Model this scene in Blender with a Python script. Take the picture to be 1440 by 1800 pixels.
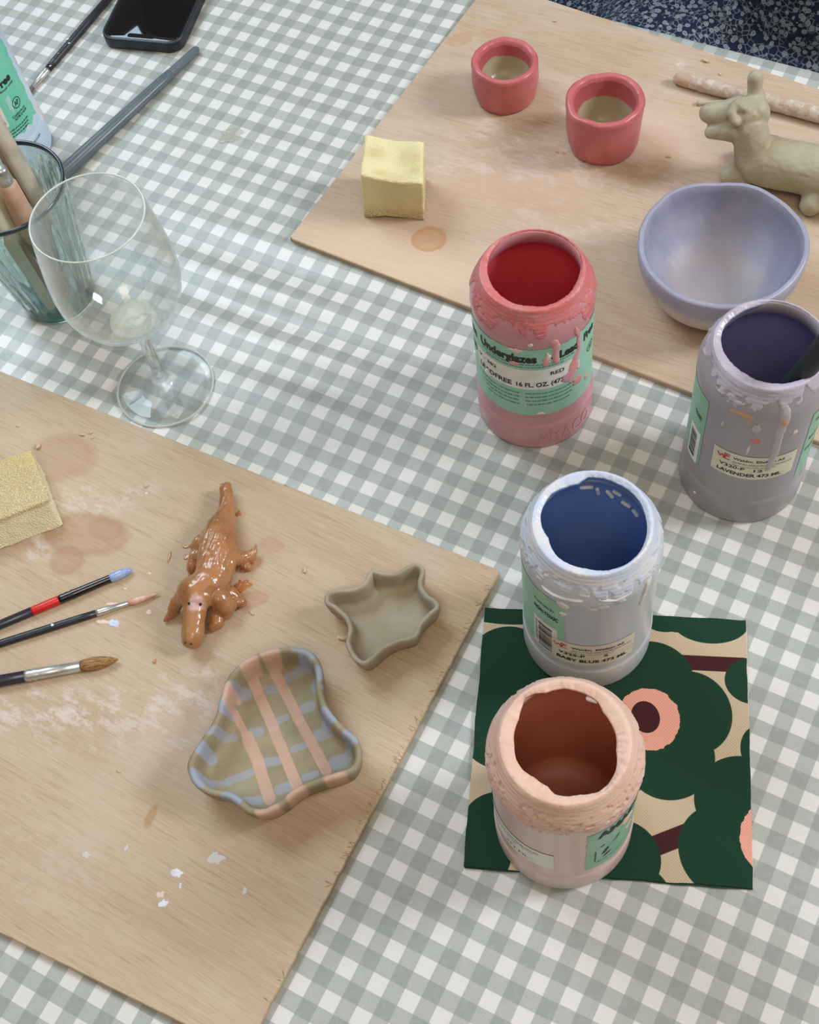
import bpy, math, random
import numpy as np
from mathutils import Vector, Matrix, noise
from mathutils.bvhtree import BVHTree
random.seed(7); rng = np.random.default_rng(7)
sc = bpy.context.scene
for o in list(bpy.data.objects): bpy.data.objects.remove(o)
COL = sc.collection
TZ = 0.75                      # table top height above the floor
SQ = 0.0101                    # side of one gingham square (m)

# ---------------- camera ----------------
CAM = np.array([0.26320544, -0.34200729, 0.74927119])
RC = np.array([[0.88193497, 0.3599046, -0.30440004], [0.46075059, -0.79451919, 0.39553526], [-0.09949671, -0.48908888, -0.86654052]])
FPX = 2215.095
cd = bpy.data.cameras.new('camera'); cam = bpy.data.objects.new('camera', cd); COL.objects.link(cam)
cd.sensor_fit = 'HORIZONTAL'; cd.sensor_width = 36; cd.lens = 36 * FPX / 1440; cd.clip_start = .02
m = Matrix([[RC[i][0], -RC[i][1], -RC[i][2]] for i in range(3)]).to_4x4()
m.translation = Vector(CAM) + Vector((0, 0, TZ)); cam.matrix_world = m
sc.camera = cam

# ---------------- light ----------------
w = bpy.data.worlds.new('world'); sc.world = w; w.use_nodes = True
w.node_tree.nodes['Background'].inputs[0].default_value = (1.0, .92, .80, 1)
w.node_tree.nodes['Background'].inputs[1].default_value = .50
def area(name, loc, target, sx, sy, power, col):
    l = bpy.data.lights.new(name, 'AREA'); l.shape = 'RECTANGLE'; l.size = sx; l.size_y = sy; l.energy = power; l.color = col
    o = bpy.data.objects.new(name, l); COL.objects.link(o); o.location = loc
    o.rotation_euler = (Vector(target) - Vector(loc)).to_track_quat('-Z', 'Y').to_euler()
    return o
area('window_light', (-1.5, .62, 2.5), (-.1, .05, TZ), 1.1, .9, 31, (.68, .86, 1.0))
area('side_window_light', (1.9, 1.15, 2.35), (0, .1, TZ), .6, .7, 46, (.92, .96, 1.0))
area('ceiling_lamp_light', (.7, -.9, 2.9), (0, 0, TZ), .8, .8, 12, (1.0, .80, .60))
vs = sc.view_settings
sc.display_settings.display_device = 'sRGB'
vs.view_transform = 'Standard'; vs.look = 'None'; vs.gamma = 1; vs.use_curve_mapping = False; vs.exposure = 0.05

# ---------------- geometry helpers ----------------
def at(u, v, z=0.0):
    """point of the photograph (px) on the plane z metres above the table top"""
    d = RC @ np.array([(u - 720) / FPX, (v - 900) / FPX, 1.0])
    return CAM + d * ((z - CAM[2]) / d[2])
def cyl(u, v, X, Y, R=.0397):
    d = RC @ np.array([(u - 720) / FPX, (v - 900) / FPX, 1.0]); o = CAM[:2] - np.array([X, Y])
    a = d[0]**2 + d[1]**2; b = o @ d[:2]; c = o @ o - R * R; D = max(b * b - a * c, 0)
    p = CAM + (-b - math.sqrt(D)) / a * d
    return math.atan2(p[1] - Y, p[0] - X), p[2]
def W(p): return Vector((float(p[0]), float(p[1]), float(p[2]) + TZ))
def srgb(r, g, b, k=1.0):
    f = lambda c: ((c / 255 + .055) / 1.055)**2.4 if c > 10 else c / 255 / 12.92
    return (f(r) * k, f(g) * k, f(b) * k)
def tag(o, label=None, cat=None, group=None, kind=None):
    if label: o['label'] = label
    if cat: o['category'] = cat
    if group: o['group'] = group
    if kind: o['kind'] = kind
    return o
ORG = {}
def thing(name, label, cat, org, group=None):
    o = bpy.data.objects.new(name, None); COL.objects.link(o); o.empty_display_size = .01
    o.location = W(org); ORG[o] = np.array(org, float)
    return tag(o, label, cat, group)
def mk(name, V, F, mat, parent=None, org=None, smooth=True, uv=None, label=None):
    V = np.asarray(V, float)
    if parent is not None: org = ORG[parent]
    elif org is None: org = np.array([V[:, 0].mean(), V[:, 1].mean(), V[:, 2].min()])
    org = np.array(org, float)
    me = bpy.data.meshes.new(name); me.from_pydata((V - org).tolist(), [], F); me.update()
    me.materials.append(mat)
    if smooth: me.polygons.foreach_set('use_smooth', [True] * len(me.polygons))
    if uv is not None:
        l = me.uv_layers.new(name='UVMap'); idx = np.zeros(len(me.loops), int); me.loops.foreach_get('vertex_index', idx)
        l.data.foreach_set('uv', np.asarray(uv)[idx].ravel())
    o = bpy.data.objects.new(name, me); COL.objects.link(o); ORG[o] = org
    if parent is not None: o.parent = parent
    else: o.location = W(org)
    if label: o['label'] = label
    return o
def grid_faces(nr, nc, close=True, flip=False):
    F = []
    for k in range(nr - 1):
        for i in range(nc if close else nc - 1):
            j = (i + 1) % nc; q = (k * nc + i, k * nc + j, (k + 1) * nc + j, (k + 1) * nc + i)
            F.append(q[::-1] if flip else q)
    return F
def lathe(prof, c, n=96, fn=None, cap0=True, cap1=False, a0=0.0):
    """profile [(r,z)] bottom to top, outward facing"""
    V = []
    for k, (r, z) in enumerate(prof):
        for i in range(n):
            t = a0 + 2 * math.pi * i / n; rr, zz = (r, z) if fn is None else fn(t, k, r, z)
            V.append((c[0] + rr * math.cos(t), c[1] + rr * math.sin(t), c[2] + zz))
    F = grid_faces(len(prof), n)
    if cap0: F.append(tuple(range(n))[::-1])
    if cap1: F.append(tuple((len(prof) - 1) * n + i for i in range(n)))
    return V, F
def frame(p0, p1):
    p0 = np.array(p0, float); p1 = np.array(p1, float); d = p1 - p0; L = np.linalg.norm(d); d /= L
    up = np.array([0, 0, 1.0]) if abs(d[2]) < .9 else np.array([1.0, 0, 0])
    a = np.cross(up, d); a /= np.linalg.norm(a); b = np.cross(d, a)
    return p0, d, L, a, b
def rod(p0, p1, prof, n=24, flat=1.0, fn=None):
    """lathe round the axis p0-p1; prof [(t 0..1, radius)]; flat scales the vertical half-axis"""
    p0, d, L, a, b = frame(p0, p1); V = []
    for k, (t, r) in enumerate(prof):
        for i in range(n):
            q = 2 * math.pi * i / n; rr = r if fn is None else fn(q, t, r)
            V.append(p0 + d * L * t + a * rr * math.cos(q) + b * rr * math.sin(q) * flat)
    F = grid_faces(len(prof), n); F.append(tuple(range(n))[::-1]); F.append(tuple((len(prof) - 1) * n + i for i in range(n)))
    return V, F
def rnd(L, r, e=.3, n=5, r0=None, t0=0., t1=1.):
    """rounded-end cylinder profile between t0 and t1; e = end length / L"""
    r0 = r if r0 is None else r0; out = []
    for i in range(n): q = math.pi / 2 * i / (n - 1); out.append((t0 + e * (1 - math.cos(q)), max(r0 * math.sin(q), r0 * .03)))
    for i in range(n): q = math.pi / 2 * i / (n - 1); out.append((t1 - e * (1 - math.cos(math.pi / 2 - q)), max(r * math.cos(q), r * .03)))
    return out
def smooth_closed(P, n):
    P = np.array(P, float); N = len(P); out = []
    for i in range(n):
        s = i / n * N; k = int(s); t = s - k
        a, b, c, d = P[(k - 1) % N], P[k % N], P[(k + 1) % N], P[(k + 2) % N]
        out.append(.5 * ((2 * b) + (-a + c) * t + (2 * a - 5 * b + 4 * c - d) * t * t + (-a + 3 * b - 3 * c + d) * t**3))
    return np.array(out)
def even(P, n):
    """resample a closed polyline evenly"""
    P = np.array(P); Q = np.vstack([P, P[:1]]); s = np.r_[0, np.cumsum(np.linalg.norm(np.diff(Q, axis=0), axis=1))]
    t = np.linspace(0, s[-1], n, endpoint=False)
    return np.stack([np.interp(t, s, Q[:, k]) for k in range(Q.shape[1])], 1)
def nz(x, y=0., z=0.): return noise.noise(Vector((x, y, z)))
def fbm(x, y=0., z=0., o=3): return noise.fractal(Vector((x, y, z)), 1.0, 2.0, o)
def blob_mesh(parts, voxel, smooth_it=6, disp=0.0, dscale=1.0, streak=None):
    """clay modelling: capsules ((p0,r0),(p1,r1)) and ellipsoids (c,(rx,ry,rz),Matrix) fused by a voxel remesh"""
    V = []; F = []
    def add(v, f): b = len(V); V.extend(v); F.extend([tuple(b + i for i in q) for q in f])
    def ell(c, rad, M=None):
        n1, n2 = 16, 24; v = []
        for a in range(n1 + 1):
            for b in range(n2):
                th = math.pi * a / n1; ph = 2 * math.pi * b / n2
                q = Vector((math.sin(th) * math.cos(ph) * rad[0], math.sin(th) * math.sin(ph) * rad[1], -math.cos(th) * rad[2]))
                if M is not None: q = M @ q
                v.append((c[0] + q.x, c[1] + q.y, c[2] + q.z))
        add(v, grid_faces(n1 + 1, n2))
    for p in parts:
        if p[0] == 'e': ell(p[1], p[2], p[3] if len(p) > 3 else None)
        else:
            _, pts = p
            for i in range(len(pts) - 1):
                (a, ra), (b, rb) = pts[i], pts[i + 1]; a = np.array(a, float); b = np.array(b, float)
                n = max(2, int(np.linalg.norm(b - a) / (min(ra, rb) * .35)) + 1)
                for k in range(n + 1):
                    t = k / n; r = ra + (rb - ra) * t; ell(a + (b - a) * t, (r, r, r))
    me = bpy.data.meshes.new('tmp'); me.from_pydata([tuple(v) for v in V], [], F); o = bpy.data.objects.new('tmp', me); COL.objects.link(o)
    mo = o.modifiers.new('r', 'REMESH'); mo.mode = 'VOXEL'; mo.voxel_size = voxel
    ms = o.modifiers.new('s', 'SMOOTH'); ms.iterations = smooth_it; ms.factor = .6
    dg = bpy.context.evaluated_depsgraph_get(); e = o.evaluated_get(dg); m2 = e.to_mesh()
    VV = np.zeros(len(m2.vertices) * 3); m2.vertices.foreach_get('co', VV); VV = VV.reshape(-1, 3)
    NN = np.zeros(len(m2.vertices) * 3); m2.vertices.foreach_get('normal', NN); NN = NN.reshape(-1, 3)
    FF = [tuple(q.vertices) for q in m2.polygons]; e.to_mesh_clear(); bpy.data.objects.remove(o)
    if disp:
        for i in range(len(VV)):
            q = VV[i] * dscale; VV[i] += NN[i] * disp * fbm(q[0], q[1], q[2])
    if streak: VV = streak(VV, NN)
    return VV, FF
def bvh_of(V, F): return BVHTree.FromPolygons([Vector(v) for v in V], F)
def hit(b, x, y, z=1.0):
    h = b.ray_cast(Vector((x, y, z)), Vector((0, 0, -1))); return np.array(h[0]) if h[0] is not None else None
def hit_px(b, u, v):
    d = at(u, v, 0) - CAM; d /= np.linalg.norm(d); h = b.ray_cast(Vector(CAM), Vector(d)); return (np.array(h[0]), np.array(h[1])) if h[0] is not None else (None, None)

# ---------------- material helpers ----------------
class NT:
    def __init__(s, name):
        s.m = bpy.data.materials.new(name); s.m.use_nodes = True; s.t = s.m.node_tree; s.b = s.t.nodes['Principled BSDF']; s._c = {}
    def n(s, ty, ins=None, **kw):
        o = s.t.nodes.new(ty)
        for k, v in kw.items(): setattr(o, k, v)
        for k, v in (ins or {}).items(): s.set(o.inputs[k], v)
        return o
    def set(s, i, v):
        if hasattr(v, 'is_output'): s.t.links.new(v, i)
        else:
            if isinstance(v, (tuple, list)) and i.type == 'RGBA' and len(v) == 3: v = (*v, 1)
            i.default_value = v
    def coord(s, k='Object'):
        if k not in s._c: s._c[k] = s.n('ShaderNodeTexCoord').outputs[k]
        return s._c[k]
    def math(s, op, a, b=0., c=0., clamp=False):
        return s.n('ShaderNodeMath', {0: a, 1: b, 2: c}, operation=op, use_clamp=clamp).outputs[0]
    def vm(s, op, a, b=(0, 0, 0)): return s.n('ShaderNodeVectorMath', {0: a, 1: b}, operation=op).outputs[0]
    def noise(s, scale, detail=2., vec=None, rough=.5, dist=0., stretch=None):
        v = vec or s.coord()
        if stretch: v = s.vm('MULTIPLY', v, stretch)
        return s.n('ShaderNodeTexNoise', {'Vector': v, 'Scale': scale, 'Detail': detail, 'Roughness': rough, 'Distortion': dist}).outputs[0]
    def step(s, x, a, b, lo=0., hi=1.):
        return s.n('ShaderNodeMapRange', {0: x, 1: a, 2: b, 3: lo, 4: hi}, interpolation_type='SMOOTHSTEP').outputs[0]
    def mix(s, f, a, b):
        o = s.n('ShaderNodeMix', data_type='RGBA'); s.set(o.inputs[0], f); s.set(o.inputs[6], a); s.set(o.inputs[7], b); return o.outputs[2]
    def ell(s, c, r, ang=0., soft=.15, nse=0., ns=60., vec=None):
        v = s.vm('SUBTRACT', vec or s.coord(), (c[0], c[1], 0.)); v = s.vm('MULTIPLY', v, (1, 1, 0))
        v = s.n('ShaderNodeVectorRotate', {'Vector': v, 'Angle': -ang}, rotation_type='Z_AXIS').outputs[0]
        v = s.vm('MULTIPLY', v, (1 / r[0], 1 / r[1], 0)); l = s.n('ShaderNodeVectorMath', {0: v}, operation='LENGTH').outputs['Value']
        if nse: l = s.math('ADD', l, s.math('MULTIPLY', s.math('SUBTRACT', s.noise(ns, 3., vec=vec), .5), nse))
        return s.step(l, 1 - soft, 1 + soft, 1., 0.)
    def seg(s, a, b, w, soft=.25, nse=0., ns=120., vec=None):
        ba = np.array(b[:2]) - np.array(a[:2]); L2 = float(ba @ ba)
        pa = s.vm('MULTIPLY', s.vm('SUBTRACT', vec or s.coord(), (a[0], a[1], 0.)), (1, 1, 0))
        dt = s.n('ShaderNodeVectorMath', {0: pa, 1: (ba[0] / L2, ba[1] / L2, 0)}, operation='DOT_PRODUCT').outputs['Value']
        h = s.math('ADD', dt, 0., clamp=True); pr_ = s.n('ShaderNodeVectorMath', {0: (ba[0], ba[1], 0), 'Scale': h}, operation='SCALE').outputs[0]
        l = s.n('ShaderNodeVectorMath', {0: s.vm('SUBTRACT', pa, pr_)}, operation='LENGTH').outputs['Value']; l = s.math('MULTIPLY', l, 1 / w)
        if nse: l = s.math('ADD', l, s.math('MULTIPLY', s.math('SUBTRACT', s.noise(ns, 3., vec=vec), .5), nse))
        return s.step(l, 1 - soft, 1 + soft, 1., 0.)
    def xyz(s, v=None):
        o = s.n('ShaderNodeSeparateXYZ', {0: v or s.coord()}); return o.outputs
    def bump(s, h, strength=.3, dist=.001, normal=None):
        ins = {'Height': h, 'Strength': strength, 'Distance': dist}
        if normal: ins['Normal'] = normal
        s.set(s.b.inputs['Normal'], s.n('ShaderNodeBump', ins).outputs[0])
    def p(s, **kw):
        names = dict(col='Base Color', rough='Roughness', metal='Metallic', spec='Specular IOR Level', trans='Transmission Weight', ior='IOR', coat='Coat Weight', crough='Coat Roughness', sss='Subsurface Weight', sssr='Subsurface Radius', ssss='Subsurface Scale', sheen='Sheen Weight', alpha='Alpha')
        for k, v in kw.items(): s.set(s.b.inputs[names[k]], v)
        return s
def simple(name, col, col2=None, ns=40., rough=.5, bump=0., bs=300., bd=.0005, f=.5, **kw):
    t = NT(name)
    if col2: t.p(col=t.mix(t.step(t.noise(ns, 4.), .35, .68), col, col2))
    else: t.p(col=col)
    t.p(rough=rough, **kw)
    if bump: t.bump(t.noise(bs, 4.), bump, bd)
    return t.m

# ======================= SETTING =======================
fm = NT('floor_boards'); x = fm.xyz()
fm.p(col=fm.mix(fm.noise(3., 4., stretch=(1, 12, 1)), srgb(120, 92, 66), srgb(88, 66, 48)), rough=.5)
V = [(-2.1, -3.1, -TZ), (3.1, -3.1, -TZ), (3.1, 1.85, -TZ), (-2.1, 1.85, -TZ), (-2.1, -3.1, -TZ - .05), (3.1, -3.1, -TZ - .05), (3.1, 1.85, -TZ - .05), (-2.1, 1.85, -TZ - .05)]
tag(mk('floor', V, [(0, 1, 2, 3), (4, 7, 6, 5), (0, 4, 5, 1), (1, 5, 6, 2), (2, 6, 7, 3), (3, 7, 4, 0)], fm.m, smooth=False, org=(0, 0, -TZ - .05)), 'plain dark wooden floor under the table', 'floor', kind='structure')

wm = simple('wall_plaster', srgb(150, 144, 136), srgb(140, 134, 126), 3, .8)
for nm, a, b in (('wall_back', (-2, 1.75, -TZ - .05), (3, 1.85, 2.4)), ('wall_left', (-2.1, -3, -TZ - .05), (-2, 1.85, 2.4)), ('wall_right', (3, -3, -TZ - .05), (3.1, 1.85, 2.4)), ('wall_front', (-2.1, -3.1, -TZ - .05), (3.1, -3, 2.4))):
    V = [(x, y, z) for z in (a[2], b[2]) for x, y in ((a[0], a[1]), (b[0], a[1]), (b[0], b[1]), (a[0], b[1]))]
    tag(mk(nm, V, [(0, 3, 2, 1), (4, 5, 6, 7), (0, 1, 5, 4), (1, 2, 6, 5), (2, 3, 7, 6), (3, 0, 4, 7)], wm, smooth=False), 'plain plaster wall of the room', 'wall', kind='structure')
e0, e1 = at(1093, 32), at(1440, 120)
EB = (e1[1] - e0[1]) / (e1[0] - e0[0]); EA = e0[1] - EB * e0[0]
def yedge(x): return EA + EB * x
X0, X1, Y0 = -1.05, .85, -.62
def box(V0, V1):
    (a, b, c), (d, e, f) = V0, V1
    return [(a, b, c), (d, b, c), (d, e, c), (a, e, c), (a, b, f), (d, b, f), (d, e, f), (a, e, f)], [(0, 3, 2, 1), (4, 5, 6, 7), (0, 1, 5, 4), (1, 2, 6, 5), (2, 3, 7, 6), (3, 0, 4, 7)]
woodt = simple('table_wood', srgb(150, 110, 75), srgb(120, 84, 55), 12, .5)
tb = thing('dining_table', 'wooden table standing under the gingham tablecloth', 'table', (0, 0, -TZ))
s_ = .012
V, F = box((X0 + s_, Y0 + s_, -.034), (X1 - s_, 0, -.0035)); V = [list(v) for v in V]
for v in V:
    if v[1] == 0: v[1] = yedge(v[0]) - s_
mk('table_top', V, F, woodt, tb, smooth=False)
for lx, ly in ((X0 + .08, Y0 + .08), (X1 - .08, Y0 + .08), (X0 + .08, yedge(X0) - .09), (X1 - .08, yedge(X1) - .09)):
    V, F = box((lx - .03, ly - .03, -TZ), (lx + .03, ly + .03, -.034)); mk('leg', V, F, woodt, tb, smooth=False)

# gingham tablecloth
PTS = np.array([[float(a) for a in q.split(',')] for q in '''2,-2,754,1421;0,0,674,1450;2,0,726,1474;4,0,779,1499;0,2,646,1505;2,2,698,1529;4,2,751,1556;6,2,805,1586;8,2,861,1612;10,2,916,1641;0,4,617,1560;2,4,669,1587;4,4,722,1612;6,4,777,1642;8,4,833,1672;10,4,889,1700;0,6,587,1618;2,6,639,1644;4,6,692,1671;6,6,748,1701;8,6,805,1731;10,6,861,1761;0,8,559,1675;2,8,609,1703;4,8,663,1732;6,8,719,1762;8,8,776,1789;16,4,1063,1786;16,2,1089,1726;16,0,1115,1666;16,-2,1140,1606;14,0,1058,1636;14,-2,1082,1580;18,0,1173,1695;20,0,1234,1725;22,0,1295,1755;24,0,1357,1785;18,-2,1198,1636;20,-2,1257,1665;22,-2,1318,1694;24,-2,1379,1724;18,-4,1222,1578;20,-4,1281,1606;22,-4,1340,1634;24,-4,1402,1663;24,-6,1423,1603;22,-6,1363,1574;18,2,1149,1756;20,2,1209,1786;22,-8,1384,1518;0,0,678,1446;0,-2,703,1397;0,-4,730,1346;0,-6,757,1294;0,-8,782,1245;0,-10,807,1196;0,-12,831,1148;2,-2,754,1421;2,-4,781,1367;2,-6,807,1316;0,-18,904,1014;-2,-20,878,951;-2,-22,900,909;-2,-24,922,868;-2,-26,945,831;-4,-20,831,932;-4,-22,854,890;-4,-24,875,849;-4,-26,897,813;-6,-20,784,912;-6,-22,807,872;-6,-24,829,830;-6,-26,851,795;-8,-20,739,894;-8,-22,762,856;-8,-24,784,810;-8,-26,806,773;-10,-20,693,877;-10,-22,718,838;-10,-24,739,794;-12,-20,649,858;-12,-22,672,820;-12,-24,696,778;-12,-26,717,736;-14,-20,604,842;-14,-22,628,803;-14,-24,652,761;-14,-26,674,718;-8,-28,828,742;-10,-28,784,722;-12,-28,740,702;-14,-28,696,684;-16,-26,630,701;-18,-26,586,684;-20,-26,544,668;-22,-26,501,652;-16,-28,653,667;-18,-28,611,651;-20,-28,568,636;-22,-28,527,620;-16,-30,677,636;-18,-30,635,620;-20,-30,593,605;-22,-30,551,591;-24,-30,510,575;-14,-30,719,652;-12,-30,762,671;-10,-30,806,688;-12,-32,784,635;-14,-32,741,620;-16,-32,699,603;-18,-32,658,588;-20,-32,616,572;-12,-34,806,599;-14,-34,763,584;-16,-34,722,570;-24,-32,534,543;-24,-34,558,508;-24,-36,580,476;-26,-30,470,559;-26,-32,494,528;-26,-34,517,495;-26,-36,541,462;-28,-30,430,539;-28,-32,454,512;-28,-34,477,480;-28,-36,500,446;-30,-32,414,494;-30,-34,439,466;-30,-36,461,433;-32,-34,399,450;-32,-36,423,419;-34,-34,360,431;-34,-36,384,407;-30,-40,507,370;-30,-42,531,339;-30,-44,551,309;-30,-46,573,279;-30,-48,594,249;-30,-50,615,220;-30,-52,637,192;-30,-54,657,163;-30,-56,676,135;-32,-42,492,327;-32,-44,513,296;-32,-46,535,268;-32,-48,556,239;-32,-50,578,210;-32,-52,599,183;-32,-54,619,156;-32,-56,639,129;-32,-58,659,102;-32,-60,678,76;-34,-56,603,117;-34,-58,622,91;-34,-60,642,65;-34,-62,661,39;-34,-64,681,14;-36,-60,606,54;-36,-62,625,29;-36,-64,644,4;-40,-60,535,33;-40,-62,556,8;-42,-60,502,22;-42,-58,481,48;-44,-60,469,12;-44,-58,446,38;22,-10,1404,1463;22,-12,1423,1409;20,-10,1347,1437;20,-12,1366,1384;20,-14,1387,1332;20,-16,1408,1279;20,-18,1425,1231;18,-16,1351,1255;18,-18,1370,1208;18,-20,1389,1160;16,-20,1335,1137;16,-22,1354,1091;16,-24,1373,1047;16,-26,1392,1002;16,-28,1410,958;16,-30,1429,915;18,-22,1408,1113;18,-24,1426,1067;14,-24,1320,1026;14,-22,1300,1069;14,-26,1339,981;14,-28,1358,938;12,-24,1267,1005;12,-26,1286,963;12,-22,1248,1046;10,-24,1217,982;10,-22,1196,1024;10,-20,1174,1070;10,-26,1235,943;8,-26,1185,924;8,-28,1204,883'''.split(';')])
OX, OY = -0.08538763, 0.19770539
G0 = np.array([at(u, v)[:2] for u, v in PTS[:, 2:]])
OFF = np.c_[PTS[:, 0] - (G0[:, 0] + OX) / SQ, PTS[:, 1] + (G0[:, 1] + OY) / SQ]
def cloth_uv(P, sig=.022):
    d2 = ((P[:, None, :] - G0[None])**2).sum(2); k = np.exp(-d2 / (2 * sig * sig)); s = k.sum(1, keepdims=True)
    off = (k @ OFF) / (s + .3)
    return np.c_[(P[:, 0] + OX) / SQ + off[:, 0], (P[:, 1] + OY) / SQ - off[:, 1]]
WC = [(at(455, 520)[:2], .075, .05, .0021), (at(590, 655)[:2], .07, .045, .0013), (at(170, 660)[:2], .10, .03, .0014), (at(560, 250)[:2], .10, .07, .0006)]
def cloth_h(x, y):
    h = np.zeros_like(x)
    for (cx, cy), sx, sy, am in WC:
        k = np.exp(-((x - cx) / sx)**2 - ((y - cy) / sy)**2)
        h += am * k * (np.sin((y - .12 * x) * 2 * math.pi / .047 + 9 * (x - cx)) - .55)
    return h
nx, ny = 380, 250
xs = np.linspace(X0, X1, nx); dr = [0.004 * i for i in range(1, 60)]
rows = []
for j in range(ny): rows.append((j / (ny - 1), 0))
Vc = []; Uc = []
for j in range(ny):
    t = j / (ny - 1); ye = yedge(xs); y = Y0 + (ye - .008 - Y0) * t
    h = cloth_h(xs, y); Vc += list(zip(xs, y, h)); Uc += list(zip(xs, y))
R_ = .008
for d in dr:                                   # over the far edge and down in soft folds
    if d < R_ * math.pi / 2: a = d / R_; yy = yedge(xs) - R_ + R_ * math.sin(a); zz = -R_ + R_ * math.cos(a) + 0 * xs
    else:
        q = d - R_ * math.pi / 2; yy = yedge(xs) + (.012 * np.sin(xs * 30) + .006 * np.sin(xs * 71 + 1)) * min(1, q / .12) + .02 * min(1, q / .2); zz = -R_ - q + 0 * xs
    Vc += list(zip(xs, yy, zz)); Uc += list(zip(xs, yedge(xs) - R_ + d))
UV = []
Uc = np.array(Uc)
for k in range(0, len(Uc), 4000): UV.append(cloth_uv(Uc[k:k + 4000]))
UV = np.vstack(UV)
cm = NT('gingham'); uvn = cm.coord('UV'); u_, v_, _ = cm.xyz(uvn)
def stripe(s):
    f = cm.math('FRACT', cm.math('ADD', cm.math('MULTIPLY', s, .5), .25))
    f = cm.math('ABSOLUTE', cm.math('SUBTRACT', f, .75))
    return cm.step(f, .235, .265, 1., 0.)
su, sv = stripe(u_), stripe(v_)
weave = cm.noise(14., 3., vec=uvn, rough=.7); weave2 = cm.noise(2.2, 3., vec=uvn)
WH, MD, DK = srgb(214, 212, 210), srgb(170, 174, 169), srgb(149, 154, 150)
mid = cm.mix(cm.step(weave, .3, .7), srgb(162, 167, 163), srgb(177, 180, 176))
c1 = cm.mix(cm.math('MAXIMUM', su, sv), WH, mid); c1 = cm.mix(cm.math('MULTIPLY', su, sv), c1, DK)
c1 = cm.mix(cm.math('MULTIPLY', cm.step(weave2, .45, .75), .12), c1, srgb(206, 203, 200))
cm.p(col=c1, rough=.34, spec=.5)
cm.bump(cm.noise(900., 2.), .05, .0003)
o = mk('tablecloth', Vc, grid_faces(ny + len(dr), nx, close=False), cm.m, org=(0, 0, 0), uv=UV)
so = o.modifiers.new('thickness', 'SOLIDIFY'); so.thickness = .0006; so.offset = -1
tag(o, 'grey-green and white gingham oilcloth covering the table', 'tablecloth')

# ---------------- plywood boards ----------------
BT = .005
def isect(a, b, c, d):
    a, b, c, d = [np.array(q[:2]) for q in (a, b, c, d)]; r = b - a; s = d - c
    t = ((c - a)[0] * s[1] - (c - a)[1] * s[0]) / (r[0] * s[1] - r[1] * s[0]); return a + r * t
def board_mat(name, org, c1, c2, stains, smears, ang=0.):
    t = NT(name); v = t.n('ShaderNodeVectorRotate', {'Vector': t.coord(), 'Angle': ang}, rotation_type='Z_AXIS').outputs[0]
    fine = t.noise(1., 5., vec=t.vm('MULTIPLY', v, (45, 900, 300)), rough=.62, dist=.25)
    broad = t.noise(1., 3., vec=t.vm('MULTIPLY', v, (5, 22, 20)), dist=.6)
    pale = t.noise(9., 4.)
    col = t.mix(t.step(broad, .3, .7), c1, c2)
    col = t.mix(t.math('MULTIPLY', t.step(fine, .50, .78), .55), col, srgb(150, 122, 95))
    col = t.mix(t.math('MULTIPLY', t.step(fine, .5, .25), .45), col, srgb(210, 192, 170))
    col = t.mix(t.math('MULTIPLY', t.step(pale, .5, .75), .35), col, srgb(200, 184, 172))
    rough = .55
    gl = 0.
    for (u, vv), (ru, rv), ang2, cc, f, nse in smears:
        p = at(u, vv, BT) - org; mk_ = t.ell(p, (ru, rv), ang2, .75, .5, 25.)
        sc_ = t.step(t.noise(1., 5., vec=t.vm('MULTIPLY', v, (60, 110, 60)), rough=.75), .46, .64) if nse else 1.
        col = t.mix(t.math('MULTIPLY', t.math('MULTIPLY', mk_, sc_), f), col, cc)
    for (u, vv), (ru, rv), ang2, cc, f, soft in stains:
        p = at(u, vv, BT) - org
        m1 = t.ell(p, (ru, rv), ang2, soft, .35, 45.); m2 = t.ell(p, (ru * .82, rv * .8), ang2, .35, .35, 45.)
        ring = t.math('SUBTRACT', m1, t.math('MULTIPLY', m2, .4))
        col = t.mix(t.math('MULTIPLY', ring, f), col, cc)
        gl = t.math('MAXIMUM', gl, ring) if hasattr(gl, 'is_output') else ring
    z = t.xyz()[2]
    edge = t.math('LESS_THAN', z, BT * .86)
    ply = t.step(t.math('SINE', t.math('MULTIPLY', z, 2 * math.pi / .00165)), -.3, .3)
    col = t.mix(edge, col, t.mix(ply, srgb(150, 128, 100), srgb(208, 188, 155)))
    t.p(col=col, rough=.58, spec=.35)
    t.bump(fine, .22, .0006)
    return t.m
def board(name, label, corners, mat_fn, org, rough_edges=()):
    P = []; c = [np.array(q[:2]) for q in corners]; n = len(c)
    for i in range(n):
        a, b = c[i], c[(i + 1) % n]; L = np.linalg.norm(b - a); d = (b - a) / L; nn = np.array([d[1], -d[0]]); k = int(L / .004)
        for q in range(k):
            s = q / k * L; j = .0002 * fbm(s * 200, i * 7.)
            if i in rough_edges: j = .0006 * fbm(s * 420, i * 9., 3., 4) - .0006 * max(0, fbm(s * 150, 5.)) 
            cr = 0.
            e = min(s, L - s)
            if e < .004: cr = -.0012 * (1 - e / .004)**2
            P.append(a + d * s + nn * (j + cr))
    P = np.array(P); ctr = P.mean(0); N = len(P)
    V = [(p[0], p[1], z) for z, k in ((.0003, 0), (BT - .0006, 0)) for p in P]
    # inset top ring
    T = np.roll(P, -1, 0) - np.roll(P, 1, 0); T /= np.linalg.norm(T, axis=1)[:, None] + 1e-9
    Q = P + np.c_[-T[:, 1], T[:, 0]] * .0006
    V += [(p[0], p[1], BT) for p in Q]
    F = grid_faces(3, N); F.append(tuple(range(N))[::-1]); F.append(tuple(2 * N + i for i in range(N)))
    o = mk(name, V, F, mat_fn, org=org, smooth=False)
    return tag(o, label, 'board')
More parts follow.
